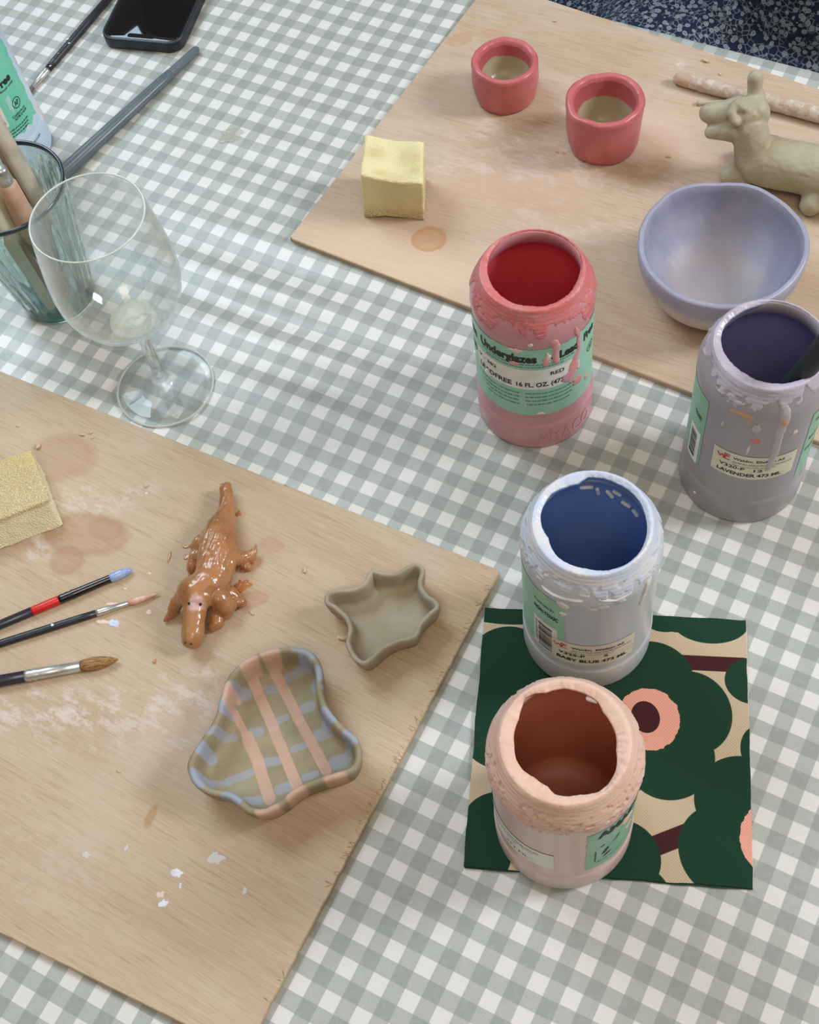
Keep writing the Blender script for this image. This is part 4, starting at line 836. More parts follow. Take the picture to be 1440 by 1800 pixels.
# ======================= GLAZED DOG =======================
def zD(x, y): return 260 + x / 5.295, 820 + y / 5.295
def D_(x, y, z): return at(*zD(x, y), BT + z)
def flat(p, k=None): p = np.array(p, float); return p
parts = [('c', [(D_(725, 195, .0085), .0036), (D_(735, 300, .0090), .0046), (D_(738, 400, .0095), .0050), (D_(715, 500, .0100), .0066), (D_(680, 600, .0110), .0098), (D_(660, 740, .0125), .0122), (D_(650, 850, .0128), .0124), (D_(625, 980, .0128), .0116), (D_(580, 1080, .0140), .0110)]),
         ('c', [(D_(560, 1100, .0150), .0112), (D_(455, 1180, .0165), .0100)]), ('e', D_(450, 1180, .0165), (.0122, .0110, .0092)), ('c', [(D_(375, 1180, .0150), .0060), (D_(335, 1230, .0130), .0050)]),
         ('c', [(D_(445, 1250, .0160), .0070), (D_(430, 1420, .0130), .0068), (D_(420, 1560, .0108), .0070), (D_(414, 1600, .0100), .0064)]),
         ('c', [(D_(320, 1190, .0140), .0040), (D_(275, 1260, .0100), .0042), (D_(240, 1330, .0060), .0036)]), ('c', [(D_(250, 1340, .0050), .0034), (D_(200, 1390, .0030), .0022), (D_(158, 1432, .0022), .0012)]),
         ('c', [(D_(600, 1150, .0160), .0060), (D_(670, 1230, .0130), .0066), (D_(720, 1300, .0095), .0058)]), ('c', [(D_(700, 1270, .0110), .0045), (D_(770, 1290, .0080), .0042), (D_(730, 1370, .0055), .0036)]), ('c', [(D_(640, 1260, .0120), .0040), (D_(660, 1360, .0060), .0038)]),
         ('c', [(D_(800, 840, .0080), .0060), (D_(880, 850, .0060), .0042), (D_(950, 840, .0048), .0034), (D_(985, 790, .0060), .0020), (D_(1008, 730, .0080), .0010)]), ('c', [(D_(870, 880, .0030), .0030), (D_(930, 940, .0022), .0028)]),
         ('c', [(D_(760, 1180, .0070), .0050), (D_(830, 1240, .0045), .0038), (D_(868, 1265, .0040), .0034)]), ('c', [(D_(640, 1380, .0045), .0045), (D_(640, 1450, .0035), .0044), (D_(600, 1490, .0030), .0034)]),
         ('c', [(D_(500, 720, .0100), .0055), (D_(445, 750, .0060), .0034)]), ('c', [(D_(470, 850, .0060), .0060), (D_(420, 950, .0030), .0040)])]
ax0, ax1 = D_(450, 1190, .0), D_(735, 300, .0); axd = (ax1 - ax0)[:2]; axd /= np.linalg.norm(axd); axn = np.array([-axd[1], axd[0]])
def streak(VV, NN):
    for i in range(len(VV)):
        p = VV[i]; r = p[:2] - ax0[:2]; s, w_ = r @ axd, r @ axn
        k = min(1, max(0, (s - .008) / .01)) * max(0, NN[i][2] + .3)
        p = p + NN[i] * k * (.0009 * fbm(w_ * 420, s * 45, 1., 3) + .0003 * fbm(w_ * 900, s * 90, 5., 2)); p = p + NN[i] * .0004 * fbm(*(p * 160)); p[2] = max(p[2], BT + .0001); VV[i] = p
    return VV
def grow(ps, k): return [('e', p[1], tuple(np.array(p[2]) * k)) if p[0] == 'e' else ('c', [(a_, r_ * k) for a_, r_ in p[1]]) for p in ps]
V, F = blob_mesh(grow(parts, 1.10), .00062, 3, streak=streak)
dg_o = D_(560, 950, 0)
t = NT('caramel_glaze'); a = t.noise(60., 4.); col = t.mix(t.step(a, .35, .7), srgb(172, 120, 78), srgb(152, 101, 61))
pc = D_(445, 1275, .022)[:2] - dg_o[:2]; pm = t.ell(pc, (.0055, .0043), .9, .25, .7, 200.)
col = t.mix(pm, col, srgb(208, 168, 160)); t.p(col=col, rough=t.math('ADD', t.math('MULTIPLY', pm, .3), .26), coat=.45, crough=.10, spec=.5); t.bump(t.math('MULTIPLY', t.noise(450., 4.), t.math('ADD', pm, .15)), .3, .0008)
dog = thing('dog_figurine', 'wet caramel-glazed clay dog lying with its snout toward the checked dish', 'figurine', (dg_o[0], dg_o[1], BT))
mk('body', V, F, t.m, dog); bv = bvh_of(V, F); eye = simple('eye_black', srgb(30, 20, 15), rough=.3)
def ball(name, p, r, mat, parent, squash=1.):
    V, F = lathe([(max(r * math.sin(q), 1e-5), -r * squash * math.cos(q)) for q in np.linspace(0, math.pi, 9)], p, 16); return mk(name, V, F, mat, parent)
for (x, y), nm, r in (((383, 1275), 'eye', .0010), ((490, 1282), 'eye', .0010), ((348, 1640), 'nostril', .0006), ((404, 1652), 'nostril', .0006)):
    h, _ = hit_px(bv, *zD(x, y))
    if h is not None: ball(nm, h, r, eye, dog)
oc = simple('glaze_puddle', srgb(184, 120, 68), srgb(176, 108, 60), 80, .2, coat=.3)
for (x, y, rx, ry, a, sd) in ((880, 1110, .0062, .0040, .6, 1), (925, 930, .0048, .0042, .4, 2), (385, 840, .0042, .0022, .8, 3), (360, 750, .0030, .0012, .6, 4), (845, 440, .0018, .0026, .3, 5), (630, 470, .0018, .0018, .3, 6), (400, 950, .0022, .0050, .5, 8)):
    p = D_(x, y, 0); blob('glaze_puddle', p[0], p[1], BT - .0001, irr(rx, ry, a, sd * 3.1, .5, 1.6), .0006, oc, bo1, label='wet caramel glaze puddle')

# ======================= CLAY ANIMAL =======================
def zG(x, y): return 1100 + x / 3., y / 3.
def G_(x, y, z): return at(*zG(x, y), BT + z)
parts = [('c', [(G_(720, 840, .024), .0190), (G_(860, 875, .023), .0188), (G_(1020, 905, .023), .0190), (G_(1150, 935, .023), .0195), (G_(1260, 965, .022), .0185)]),
         ('c', [(G_(690, 820, .026), .0170), (G_(668, 750, .038), .0135), (G_(650, 680, .048), .0135)]), ('e', G_(628, 620, .053), (.0155, .0140, .0160)), ('e', G_(672, 600, .055), (.0125, .0125, .0140)),
         ('c', [(G_(600, 592, .055), .0120), (G_(520, 600, .054), .0092), (G_(455, 600, .053), .0080), (G_(440, 598, .053), .0076)]), ('c', [(G_(590, 680, .046), .0100), (G_(510, 690, .045), .0068), (G_(452, 697, .044), .0052)]), ('c', [(G_(590, 645, .050), .0100), (G_(520, 652, .049), .0066)]),
         ('c', [(G_(692, 520, .062), .0066), (G_(682, 470, .068), .0058), (G_(685, 412, .076), .0058)]), ('c', [(G_(575, 560, .066), .0042), (G_(556, 600, .064), .0038), (G_(580, 645, .060), .0036)]), ('c', [(G_(590, 552, .067), .0044), (G_(625, 575, .0665), .0036)]),
         ('c', [(G_(680, 875, .014), .0125), (G_(600, 915, .010), .0098), (G_(550, 930, .008), .0076)]), ('c', [(G_(740, 800, .012), .0100), (G_(640, 800, .007), .0070)]),
         ('c', [(G_(1040, 950, .018), .0135), (G_(1010, 1020, .012), .0108), (G_(978, 1080, .009), .0086)]), ('c', [(G_(1240, 900, .016), .0120), (G_(1260, 960, .009), .0080)]), ('c', [(G_(1300, 950, .024), .0070), (G_(1380, 960, .012), .0045)])]
def stk(VV, NN):
    for i in range(len(VV)):
        p = VV[i]; p = p + NN[i] * (.0007 * fbm(*(p * 55)) + .00025 * fbm(*(p * 260))); p[2] = max(p[2], BT + .0001); VV[i] = p
    return VV
V, F = blob_mesh(parts, .00095, 5, streak=stk)
q = clay_nt('green_grey_clay', srgb(176, 169, 147), srgb(165, 157, 133)); q.p(col=q._base, rough=.5)
go = G_(850, 940, 0); an = thing('animal_figurine', 'unfired green-grey clay animal lying with raised head, one ear up and open mouth', 'figurine', (go[0], go[1], BT)); mk('body', V, F, q.m, an)
# rod and small coil behind it
clw = NT('clay_smeared_wood'); a = clw.noise(70., 5., rough=.7); clw.p(col=clw.mix(clw.step(a, .44, .56), srgb(182, 158, 138), clw.mix(clw.step(clw.noise(160., 4.), .4, .6), srgb(206, 194, 182), srgb(190, 176, 160))), rough=.7); clw.bump(a, .5, .0012)
r0, r1 = at(1184, 136, BT + .0050), at(1500, 217, BT + .0066)
V, F = rod(r0, r1, rnd(1, .0064, .03, 5, .0046) if False else [(0, .0004), (.006, .0028), (.02, .0042), (.05, .0050), (.15, .0056), (.4, .0061), (.98, .0064), (.995, .0045), (1, .0005)], 28, fn=lambda q_, t_, r: r * (1 + .06 * fbm(math.cos(q_) * 2, math.sin(q_) * 2, t_ * 30)))
V, F = (V, F)
V = np.array(V); mnz = V[:, 2].min()
prof = [(t_, r_) for t_, r_ in zip(np.linspace(0, 1, 90), np.interp(np.linspace(0, 1, 90), [0, .004, .015, .05, .15, .4, .985, .995, 1], [.0004, .0026, .0042, .0050, .0056, .0061, .0064, .0045, .0004]))]
V, F = rod(r0, r1, prof, 28, fn=lambda q_, t_, r: r * (1 + .07 * fbm(math.cos(q_) * 2, math.sin(q_) * 2, t_ * 30)))
o = mk('wooden_dowel', V, F, clw.m, org=(*((r0 + r1) / 2)[:2], BT)); tag(o, 'clay-smeared wooden dowel lying behind the green-grey animal', 'dowel')
a_, b_ = at(1224, 182, BT + .0016), at(1285, 177, BT + .0013); V, F = rod(a_, b_, [(0, .0003), (.03, .0018), (.08, .0022), (.16, .0016), (.5, .0013), (.97, .0012), (1, .0003)], 14); o = mk('clay_coil', V, F, q.m, org=(a_[0], a_[1], BT)); tag(o, "thin clay coil lying by the animal's snout", 'clay')

# ======================= BRUSHES =======================
hb = simple('handle_black', srgb(34, 36, 44), srgb(44, 46, 54), 60, .38, spec=.5); hred = simple('band_red', srgb(206, 38, 34), rough=.35); silver = simple('ferrule_metal', srgb(205, 205, 205), srgb(180, 178, 175), 90, .32, metal=.75); blk = simple('ferrule_black', srgb(20, 21, 24), rough=.18, coat=.4)
blu_w = simple('wet_blue_paint', srgb(158, 178, 220), srgb(132, 154, 204), 250, .2); pk_w = simple('wet_pink_paint', srgb(224, 178, 164), srgb(206, 156, 144), 250, .35)
def along(a, b, t): return a + (b - a) * t
def piece(name, a, b, t0, t1, r0, r1, mat, parent, label=None, e=.06, n=20, prof=None):
    p, q_ = along(a, b, t0), along(a, b, t1)
    pr = prof or [(0, r0 * .9), (e, r0), (1 - e, r1), (1, r1 * .9)]
    V, F = rod(p, q_, pr, n); return mk(name, V, F, mat, parent, label=label)
def bristle_mat(name, c1, c2, ang):
    t = NT(name); v = t.n('ShaderNodeVectorRotate', {'Vector': t.coord(), 'Angle': -ang}, rotation_type='Z_AXIS').outputs[0]
    f = t.noise(1., 4., vec=t.vm('MULTIPLY', v, (60, 1800, 1800)), rough=.7); t.p(col=t.mix(t.step(f, .35, .65), c1, c2), rough=.6); t.bump(f, .7, .001); return t.m
# red-banded brush
a, b = at(-190, 1178, BT + .0030), at(232, 1001, BT + .0026)
def tx(u): return (u + 190) / 422.
br1 = thing('paintbrush', 'black paintbrush with a red band and blue paint on its tip', 'paintbrush', (along(a, b, .5)[0], along(a, b, .5)[1], BT), 'paintbrushes on the near board')
piece('handle', a, b, 0, tx(54), .0026, .0031, hb, br1, prof=[(0, .0010), (.03, .0020), (.5, .0030), (1, .0032)]); piece('red_band', a, b, tx(54), tx(103), .0032, .0032, hred, br1)
piece('ferrule', a, b, tx(102), tx(205), .0031, .0026, blk, br1, prof=[(0, .0030), (.05, .0034), (.10, .0031), (.14, .0034), (.20, .0031), (.24, .0034), (.3, .0031), (.9, .0028), (1, .0024)])
piece('bristles', a, b, tx(190), 1., .0026, .001, blu_w, br1, label='bristles loaded with blue paint', prof=[(0, .0024), (.15, .0032), (.5, .0033), (.8, .0026), (.95, .0016), (1, .0004)])
fl_ = along(a, b, tx(122)); 
# pink brush
a, b = at(-150, 1179, BT + .0026), at(280, 1043, BT + .0017)
def tx(u): return (u + 150) / 430.
br2 = thing('paintbrush', 'thin dark paintbrush with pink paint on a pointed tip, middle of the three', 'paintbrush', (along(a, b, .5)[0], along(a, b, .5)[1], BT), 'paintbrushes on the near board')
piece('handle', a, b, 0, tx(170), .002, .0024, hb, br2, prof=[(0, .0010), (.03, .0018), (.5, .0027), (.9, .0026), (1, .0024)]); piece('ferrule', a, b, tx(168), tx(229), .0024, .0018, silver, br2, prof=[(0, .0024), (.1, .0027), (.16, .0024), (.22, .0027), (.3, .0023), (1, .0017)])
piece('bristles', a, b, tx(225), 1., .0018, .0005, pk_w, br2, label='bristles clogged with pink paint', prof=[(0, .0018), (.2, .0024), (.45, .0022), (.7, .0014), (.9, .0007), (1, .0002)])
h = along(a, b, tx(93)); blob_ = blob('paint_fleck', h[0], h[1], BT + .0049, irr(.0011, .0010, 0, 3.), .0004, f_white, br2)
# mop brush
a, b = at(-150, 1224, BT + .0040), at(208, 1159, BT + .0034)
def tx(u): return (u + 150) / 358.
br3 = thing('paintbrush', 'black-handled mop paintbrush with clean golden-brown bristles, nearest of the three', 'paintbrush', (along(a, b, .5)[0], along(a, b, .5)[1], BT), 'paintbrushes on the near board')
piece('handle', a, b, 0, tx(45), .003, .0038, hb, br3, prof=[(0, .0014), (.03, .0024), (.6, .0040), (1, .0038)]); piece('ferrule', a, b, tx(43), tx(142), .0038, .0030, silver, br3, prof=[(0, .0038), (.06, .0038), (.1, .0042), (.15, .0037), (.2, .0042), (.25, .0037), (.3, .0038), (1, .0036)])
ang_ = math.atan2((b - a)[1], (b - a)[0]); bmt = bristle_mat('bristle_brown', srgb(190, 142, 86), srgb(110, 76, 44), ang_)
V = []; F = []
piece('bristles', a, b, tx(141), 1., .003, .001, bmt, br3, label='golden-brown hair bristles', prof=[(0, .0034), (.15, .0042), (.35, .0046), (.6, .0040), (.8, .0026), (.93, .0013), (1, .0003)])
# brush on the cloth, top left
a, b = at(215, -32, .0036), at(52, 160, .0026)
br4 = thing('paintbrush', 'speckled black paintbrush on the cloth beside the phone', 'paintbrush', (along(a, b, .5)[0], along(a, b, .5)[1], 0))
piece('handle', a, b, 0, .815, .003, .003, hb, br4, prof=[(0, .0030), (.5, .0037), (.9, .0034), (1, .0030)]); piece('ferrule', a, b, .812, .97, .003, .002, silver, br4, label='silver ferrule', prof=[(0, .0029), (.1, .0033), (.18, .0029), (.26, .0033), (.36, .0029), (1, .0021)]); piece('bristles', a, b, .965, 1.10, .002, .001, bristle_mat('bristle_dark', srgb(150, 130, 110), srgb(90, 76, 60), 0), br4, prof=[(0, .0021), (.4, .0022), (1, .0004)])
for (x, y, r) in ((118, 68, .0016), (121, 75, .0011), (113, 80, .0010), (134, 50, .0008), (88, 115, .0011), (102, 93, .0006)): p = at(x, y, .0066); blob('paint_fleck', p[0], p[1], .0058, irr(r, r * .6, .9, x * 1.), .0006, f_white, br4)

# grey modelling tool
gt = simple('grey_plastic', srgb(98, 110, 118), srgb(88, 100, 108), 30, .32, spec=.5); a, b = at(349, 84, .0042), at(96, 318, .0062)
gr = thing('plastic_tool', 'long dark grey plastic tool on the cloth between phone and wine glass', 'tool', (along(a, b, .5)[0], along(a, b, .5)[1], 0))
V, F = rod(a, b, [(0, .0008), (.008, .0026), (.02, .0036), (.20, .0040), (.205, .0042)], 28); mk('narrow_tip', V, F, gt, gr)
V, F = rod(along(a, b, .20), b, [(0, .0038), (.01, .0046), (.1, .0050), (.5, .0058), (.97, .0064), (1, .0050)], 40, flat=.92, fn=lambda q_, t_, r: r * (1 - .16 * math.exp(-((q_ - 1.2) / .22)**2))); mk('handle', V, F, gt, gr)

# black tool in the lavender jar
z0_ = .030; a = np.array([.1906 - .008, .1205 - .014, .024]); top = at(1500, 548, .20); 
tbk = simple('tool_black', srgb(40, 46, 48), srgb(34, 38, 42), 40, .5)
blt = thing('tool_handle', 'black round tool handle standing in the grey-lavender jar', 'tool', a)
V, F = rod(a, top, [(0, .001), (.02, .0050), (.1, .0062), (.5, .0064), (.97, .0066), (1, .004)], 28); mk('handle', V, F, tbk, blt)

# ======================= PHONE =======================
pA, pB, pC_ = at(178, 62, .011), at(331, 75, .011), at(196, 0, .011)
ex = (pB - pA)[:2]; PW = .0770; ex = ex / np.linalg.norm(ex); ey = np.array([-ex[1], ex[0]]); PL = .151
c0 = pA[:2] + ex * (-.0015) + ey * (-.0040)
ph = thing('mobile_phone', 'black mobile phone in a dark rubber case lying face up on the cloth', 'phone', (*(c0 + ex * PW / 2 + ey * PL / 2), 0))
def rrect(w_, h_, r, x0, y0, n=10):
    out = []
    for cx, cy, a0 in ((w_ - r, r, -90), (w_ - r, h_ - r, 0), (r, h_ - r, 90), (r, r, 180)):
        for i in range(n + 1): a = math.radians(a0 + 90 * i / n); out.append((x0 + cx + r * math.cos(a), y0 + cy + r * math.sin(a)))
    return out
def prism(name, rings, mat, parent, smooth=True, cap=(True, True), label=None):
    V = []; n = len(rings[0][0])
    for pts, z in rings:
        for p in pts: q_ = c0 + ex * p[0] + ey * p[1]; V.append((q_[0], q_[1], z))
    F = grid_faces(len(rings), n)
    if cap[0]: F.append(tuple(range(n))[::-1])
    if cap[1]: F.append(tuple((len(rings) - 1) * n + i for i in range(n)))
    return mk(name, V, F, mat, parent, smooth=smooth, label=label)
def R_(i, r): return rrect(PW - 2 * i, PL - 2 * i, r, i, i)
case = simple('case_rubber', srgb(34, 38, 46), rough=.42); glassb = simple('phone_glass', (.006, .006, .007), rough=.04, spec=.5); frm = simple('phone_frame', srgb(60, 62, 66), rough=.25, metal=.7)
prism('case', [(R_(.0012, .012), .0002), (R_(.0003, .013), .0014), (R_(0, .0135), .003), (R_(0, .0135), .0098), (R_(.0004, .0132), .0110), (R_(.0014, .0124), .0114), (R_(.0022, .0116), .0110), (R_(.0026, .0112), .0096)], case, ph, cap=(True, False), label='dark rubber case')
prism('frame', [(R_(.0026, .0112), .0094), (R_(.0027, .0110), .0100), (R_(.0034, .0104), .0102)], frm, ph, cap=(True, True)); prism('screen', [(R_(.0034, .0102), .0099), (R_(.0036, .0100), .0104), (R_(.0040, .0098), .01055)], glassb, ph, label='dark switched-off screen')
nt_ = [(x, y) for x, y in rrect(.026, .0050, .0022, PW / 2 - .013, .0052, 5)]; prism('notch', [(nt_, .01052), (nt_, .01066)], simple('notch_glass', (.012, .012, .013), rough=.12), ph, smooth=False)
for y_ in (.085, .100): prism('side_button', [([(PW - .0004, y_), (PW + .0007, y_), (PW + .0007, y_ + .010), (PW - .0004, y_ + .010)], .0050), ([(PW - .0004, y_), (PW + .0005, y_), (PW + .0005, y_ + .010), (PW - .0004, y_ + .010)], .0080)], case, ph, smooth=False)

# ======================= GLASSWARE =======================
def glass(name, col=(1, 1, 1), rough=0., see=.5, edge=.25):
    """thin glass: part straight-through, part refracting, with a glossy coat"""
    t = NT(name); t.p(col=(*col, 1), rough=rough, trans=1., ior=1.40, spec=.5)
    tr = t.n('ShaderNodeBsdfTransparent', {0: (*col, 1)}); gl = t.n('ShaderNodeBsdfGlossy', {'Color': (.95, .97, .97, 1), 'Roughness': .03})
    lw = t.n('ShaderNodeLayerWeight', {0: .5}).outputs['Facing']; fr = t.math('ADD', t.math('MULTIPLY', t.math('POWER', lw, 4.5), .85), .035)
    m1 = t.n('ShaderNodeMixShader', {0: t.math('MULTIPLY', fr, .9), 1: tr.outputs[0], 2: gl.outputs[0]})
    df = t.n('ShaderNodeBsdfTranslucent', {0: (.9, .94, .93, 1)}); m2 = t.n('ShaderNodeMixShader', {0: t.math('MULTIPLY', t.math('POWER', lw, 3.), edge), 1: m1.outputs[0], 2: df.outputs[0]})  # pale tint at grazing angles imitates bright lines along the glass edges
    m3 = t.n('ShaderNodeMixShader', {0: 1 - see, 1: m2.outputs[0], 2: t.b.outputs[0]})
    t.t.links.new(m3.outputs[0], t.t.nodes['Material Output'].inputs[0]); return t.m
def film(name, col, alpha, rough=.05): return NT(name).p(col=(*col, 1), rough=rough, alpha=alpha, spec=.6).m
gclear = glass('clear_glass', (.975, .985, .98), see=.94, edge=.45); gteal = glass('teal_glass', (.78, .91, .895), see=.12, edge=.1); gteal2 = glass('teal_glass_thick', (.30, .62, .56), see=.5, edge=0.)
fc = (-.2159, .0195)
wg = thing('wine_glass', 'clear stemmed wine glass with a last drop of wine, standing by the ribbed tumbler', 'wine glass', (*fc, 0))
GH = .183; Rr = .0366
out = [(.0345, 0), (.0362, .0006), (.0365, .0014), (.0358, .0022), (.030, .0030), (.020, .0042), (.011, .0062), (.0068, .0092), (.0049, .0130), (.0042, .020), (.0040, .040), (.0041, .058), (.0047, .066), (.0066, .0715), (.0105, .0755),
       (.0185, .0805), (.0275, .0875), (.0350, .0965), (.0400, .1070), (.0424, .1180), (.0428, .1290), (.0420, .1420), (.0404, .1570), (.0386, .1710), (.0370, .1820), (.0366, GH - .0003), (.0363, GH), (.0360, GH - .0003)]
inn = [(.0361, .1815), (.0377, .1710), (.0395, .1570), (.0411, .1420), (.0418, .1290), (.0414, .1180), (.0390, .1072), (.0340, .0972), (.0266, .0886), (.0178, .0818), (.0095, .0776), (.004, .0762), (.0003, .0760)]
V, F = lathe(out + inn, (*fc, .0004), 128, cap0=True, cap1=True); gb = mk('glass_body', V, F, gclear, wg); gb.data.materials.append(glass('stem_glass', (.97, .985, .98), see=.35, edge=.3))
mi = np.zeros(len(gb.data.polygons), int); mi[4 * 128:14 * 128] = 1; gb.data.polygons.foreach_set('material_index', mi)
V, F = lathe([(.0003, .07625), (.004, .0765), (.0092, .0779), (.0172, .0819), (.0168, .08195), (.0003, .0819)], (*fc, 0), 64, cap0=True, cap1=True); wn = mk('wine_residue', V, F, film('pale_wine', (.74, .70, .48), .26), org=(*fc, .0762)); tag(wn, 'small pool of pale white wine at the bottom of the wine glass', 'wine')
def ringm(name, R, z, r, mat, parent, c):
    V, F = lathe([(R + r * math.cos(q_), z + r * math.sin(q_)) for q_ in np.linspace(-math.pi, math.pi, 13)], (*c, 0), 128, cap0=False); mk(name, V, F, mat, parent)
edge_glint = film('pale_edge_glint', (.78, .82, .80), .62, .05)
ringm('rim', .0364, GH - .0003, .0006, edge_glint, wg, fc); ringm('foot_edge', .0361, .0013, .0009, film('foot_edge_glint', (.72, .77, .75), .5, .05), wg, fc)  # whitish rings added to imitate the light line on rim and foot
tcn = (-.3432, .0588); tum = thing('ribbed_tumbler', 'teal ribbed glass tumbler full of tools at the left edge', 'tumbler', (*tcn, 0)); TH = .120
Po = [(.0262, 0), (.0284, .0010), (.0290, .0030), (.0293, .0110), (.0303, .0150)] + [(.0303 + (.0438 - .0303) * s, .015 + .096 * s) for s in np.linspace(.04, 1, 16)] + [(.0440, .1135), (.0446, .1185), (.0444, .1198), (.0438, .1203), (.0431, .1198)]
Pi = [(.0427, .1180), (.0423, .112)] + [(.0423 - (.0423 - .0278) * s, .112 - .100 * s) for s in np.linspace(.05, 1, 14)] + [(.0262, .0095), (.020, .0085), (.0003, .0085)]
nP = len(Po)
V, F = lathe(Po + Pi, (*tcn, 0), 168 * 2, lambda tt, k, r, z: (r + (.00075 * (abs(math.cos(14 * tt)) - .5) * min(1, max(0, (z - .012) / .006)) * min(1, max(0, (.112 - z) / .006)) if k < nP else r * 0), z) if k < nP else (r, z), cap0=True, cap1=True)
mk('glass_wall', V, F, gteal, tum)
V, F = lathe([(.0427, .1186), (.0438, .1172), (.0449, .1184), (.0454, .1197), (.0449, .1210), (.0438, .1215), (.0428, .1208), (.0424, .1196), (.0427, .1186)], (*tcn, 0), 160, cap0=False); mk('dark_rim', V, F, simple('rim_dark', srgb(36, 52, 58), rough=.12, spec=.6), tum, label='dark rim of the tumbler')
V, F = lathe([(.0262, .0005), (.0282, .0014), (.0287, .0034), (.0290, .0100), (.0270, .0112)], (*tcn, 0), 96) ; 
V, F = lathe([(.0235, .0012), (.0262, .0022), (.0268, .0050), (.0262, .0078), (.0235, .0082), (.001, .0080)], (*tcn, 0), 96, cap1=True); mk('thick_base', V, F, gteal2, tum, label='thick dark green base')

wt = simple('tool_wood_grey', srgb(196, 188, 172), srgb(176, 166, 150), 60, .6, bump=.2, bs=200); wp = simple('tool_wood_pink', srgb(206, 170, 148), srgb(190, 152, 132), 50, .6, bump=.3, bs=260); wc = simple('tool_wood_cream', srgb(212, 206, 182), srgb(198, 192, 166), 50, .6)
def inside(u, v, z, rmax):      # keep a point inside the tumbler at height z
    p = at(u, v, z); d = p[:2] - tcn; L = np.linalg.norm(d)
    if L > rmax: p[:2] = np.array(tcn) + d / L * rmax
    return p
def stick(name, label, pxb, zb, pxt, zt, ext, mat, prof, flat=1.):
    b0 = inside(*pxb, zb, .0235); q0 = at(*pxt, zt); tp_ = q0 + (q0 - b0) * ext; g = thing(name, label, 'tool', b0, 'tools in the tumbler')
    V, F = rod(b0, tp_, prof, 24, flat=flat); mk('handle', V, F, mat, g); return g, b0, tp_
stick('modelling_tool', 'long grey wooden modelling tool leaning out of the tumbler toward the upper left', (158, 488), .015, (0, 232), .150, .35, wt, [(0, .0008), (.02, .0034), (.15, .0060), (.5, .0068), (.8, .0064), (.97, .0050), (1, .001)], .75)
t2, b0, tp_ = stick('loop_tool', 'pink-stained wooden tool with a metal end, in the tumbler', (112, 522), .014, (10, 318), .145, 0., wp, [(0, .0008), (.03, .0044), (.3, .0066), (.75, .0080), (.97, .0066), (1, .004)]); dd = (tp_ - b0) / np.linalg.norm(tp_ - b0)
V, F = rod(tp_ - dd * .002, tp_ + dd * .013, [(0, .0046), (.1, .0052), (.9, .0048), (1, .003)], 24); mk('ferrule', V, F, silver, t2, label='shiny metal ferrule')
stick('modelling_tool', 'pale cream paddle-shaped modelling tool at the left rim of the tumbler', (92, 545), .014, (-22, 335), .140, 0., wc, [(0, .0006), (.03, .0034), (.3, .0056), (.6, .0070), (.85, .0090), (.97, .0070), (1, .001)], .5)
stick('modelling_tool', 'thin dark-tipped wooden stick between the other tools in the tumbler', (130, 530), .014, (0, 262), .135, .1, simple('tool_wood_brown', srgb(150, 134, 112), srgb(120, 104, 84), 60, .6), [(0, .0005), (.2, .0026), (.7, .0030), (.97, .0026), (1, .0008)])

# wine drops spilled on the cloth
p = at(408, 238, 0); sp = blob('spilled_drop', p[0], p[1], .0002, irr(.0115, .0080, .5, 6., .5, 1.4), .0007, film('spill', (.78, .76, .64), .22, .06))
tag(sp, 'pale wet drop spilled on the cloth right of the wine glass rim', 'spill')
crm = simple('clay_crumb', srgb(214, 192, 164), srgb(180, 150, 122), 300, .8)
CL = ['dark-edged clay crumb on the near board, left of the pair above the upper wet mark', 'clay crumb on the near board, right of the pair above the upper wet mark', 'largest clay crumb at the upper corner of the worn sponge block', 'pale crumb on the near board straight above the worn sponge block', 'reddish clay crumb on the near board between the wine glass foot and the caramel dog', 'pale crumb on the near board straight above the checked dish, near the top edge', 'tiny pale crumb between the caramel dog and the star dish', 'clay crumb touching the lower left of the star dish', 'tiny crumb at the near board top edge right of the caramel dog tail', 'pale clay crumb above the wooden dowel on the far board', 'pale crumb on the far board right of the taller pinch pot', 'tiny crumb between the table edge and the wooden dowel tip', 'crumb hidden against the back of the clay animal', 'dark speck of clay near the top edge of the far board above the pinch pots', 'smallest crumb just below the pair above the upper wet mark', 'dark speck on the near board left of the checked dish']
for i, (u, v, r) in enumerate([(145, 765, .0013), (161, 761, .0009), (68, 786, .0018), (31, 929 - 180, .0009), (257, 855, .0011), (536, 1004, .0012), (443, 1078, .0011), (602, 1122, .0022), (504, 852, .0009), (1240, 108, .0020), (1177, 276, .0012), (1266, 131, .0009), (1400, 300, .0012), (975, 38, .0010), (163, 770, .0007), (209, 1356, .0009)]):
    p = at(u, v, BT); n_ = 8; V, F = lathe([(max(r * math.sin(q_), 1e-5) , r * .6 - r * .6 * math.cos(q_)) for q_ in np.linspace(0, math.pi, 7)], (p[0], p[1], BT), n_, lambda tt, k, rr, z: (rr * (1 + .5 * fbm(math.cos(tt) * 2, math.sin(tt) * 2, i * 3.)) * (1.6 if math.cos(tt - i)**2 > .5 else .8), z), cap0=False)
    o = mk('clay_crumb', V, F, crm, org=(p[0], p[1], BT), smooth=False); tag(o, CL[i], 'crumb', 'clay crumbs on the boards')

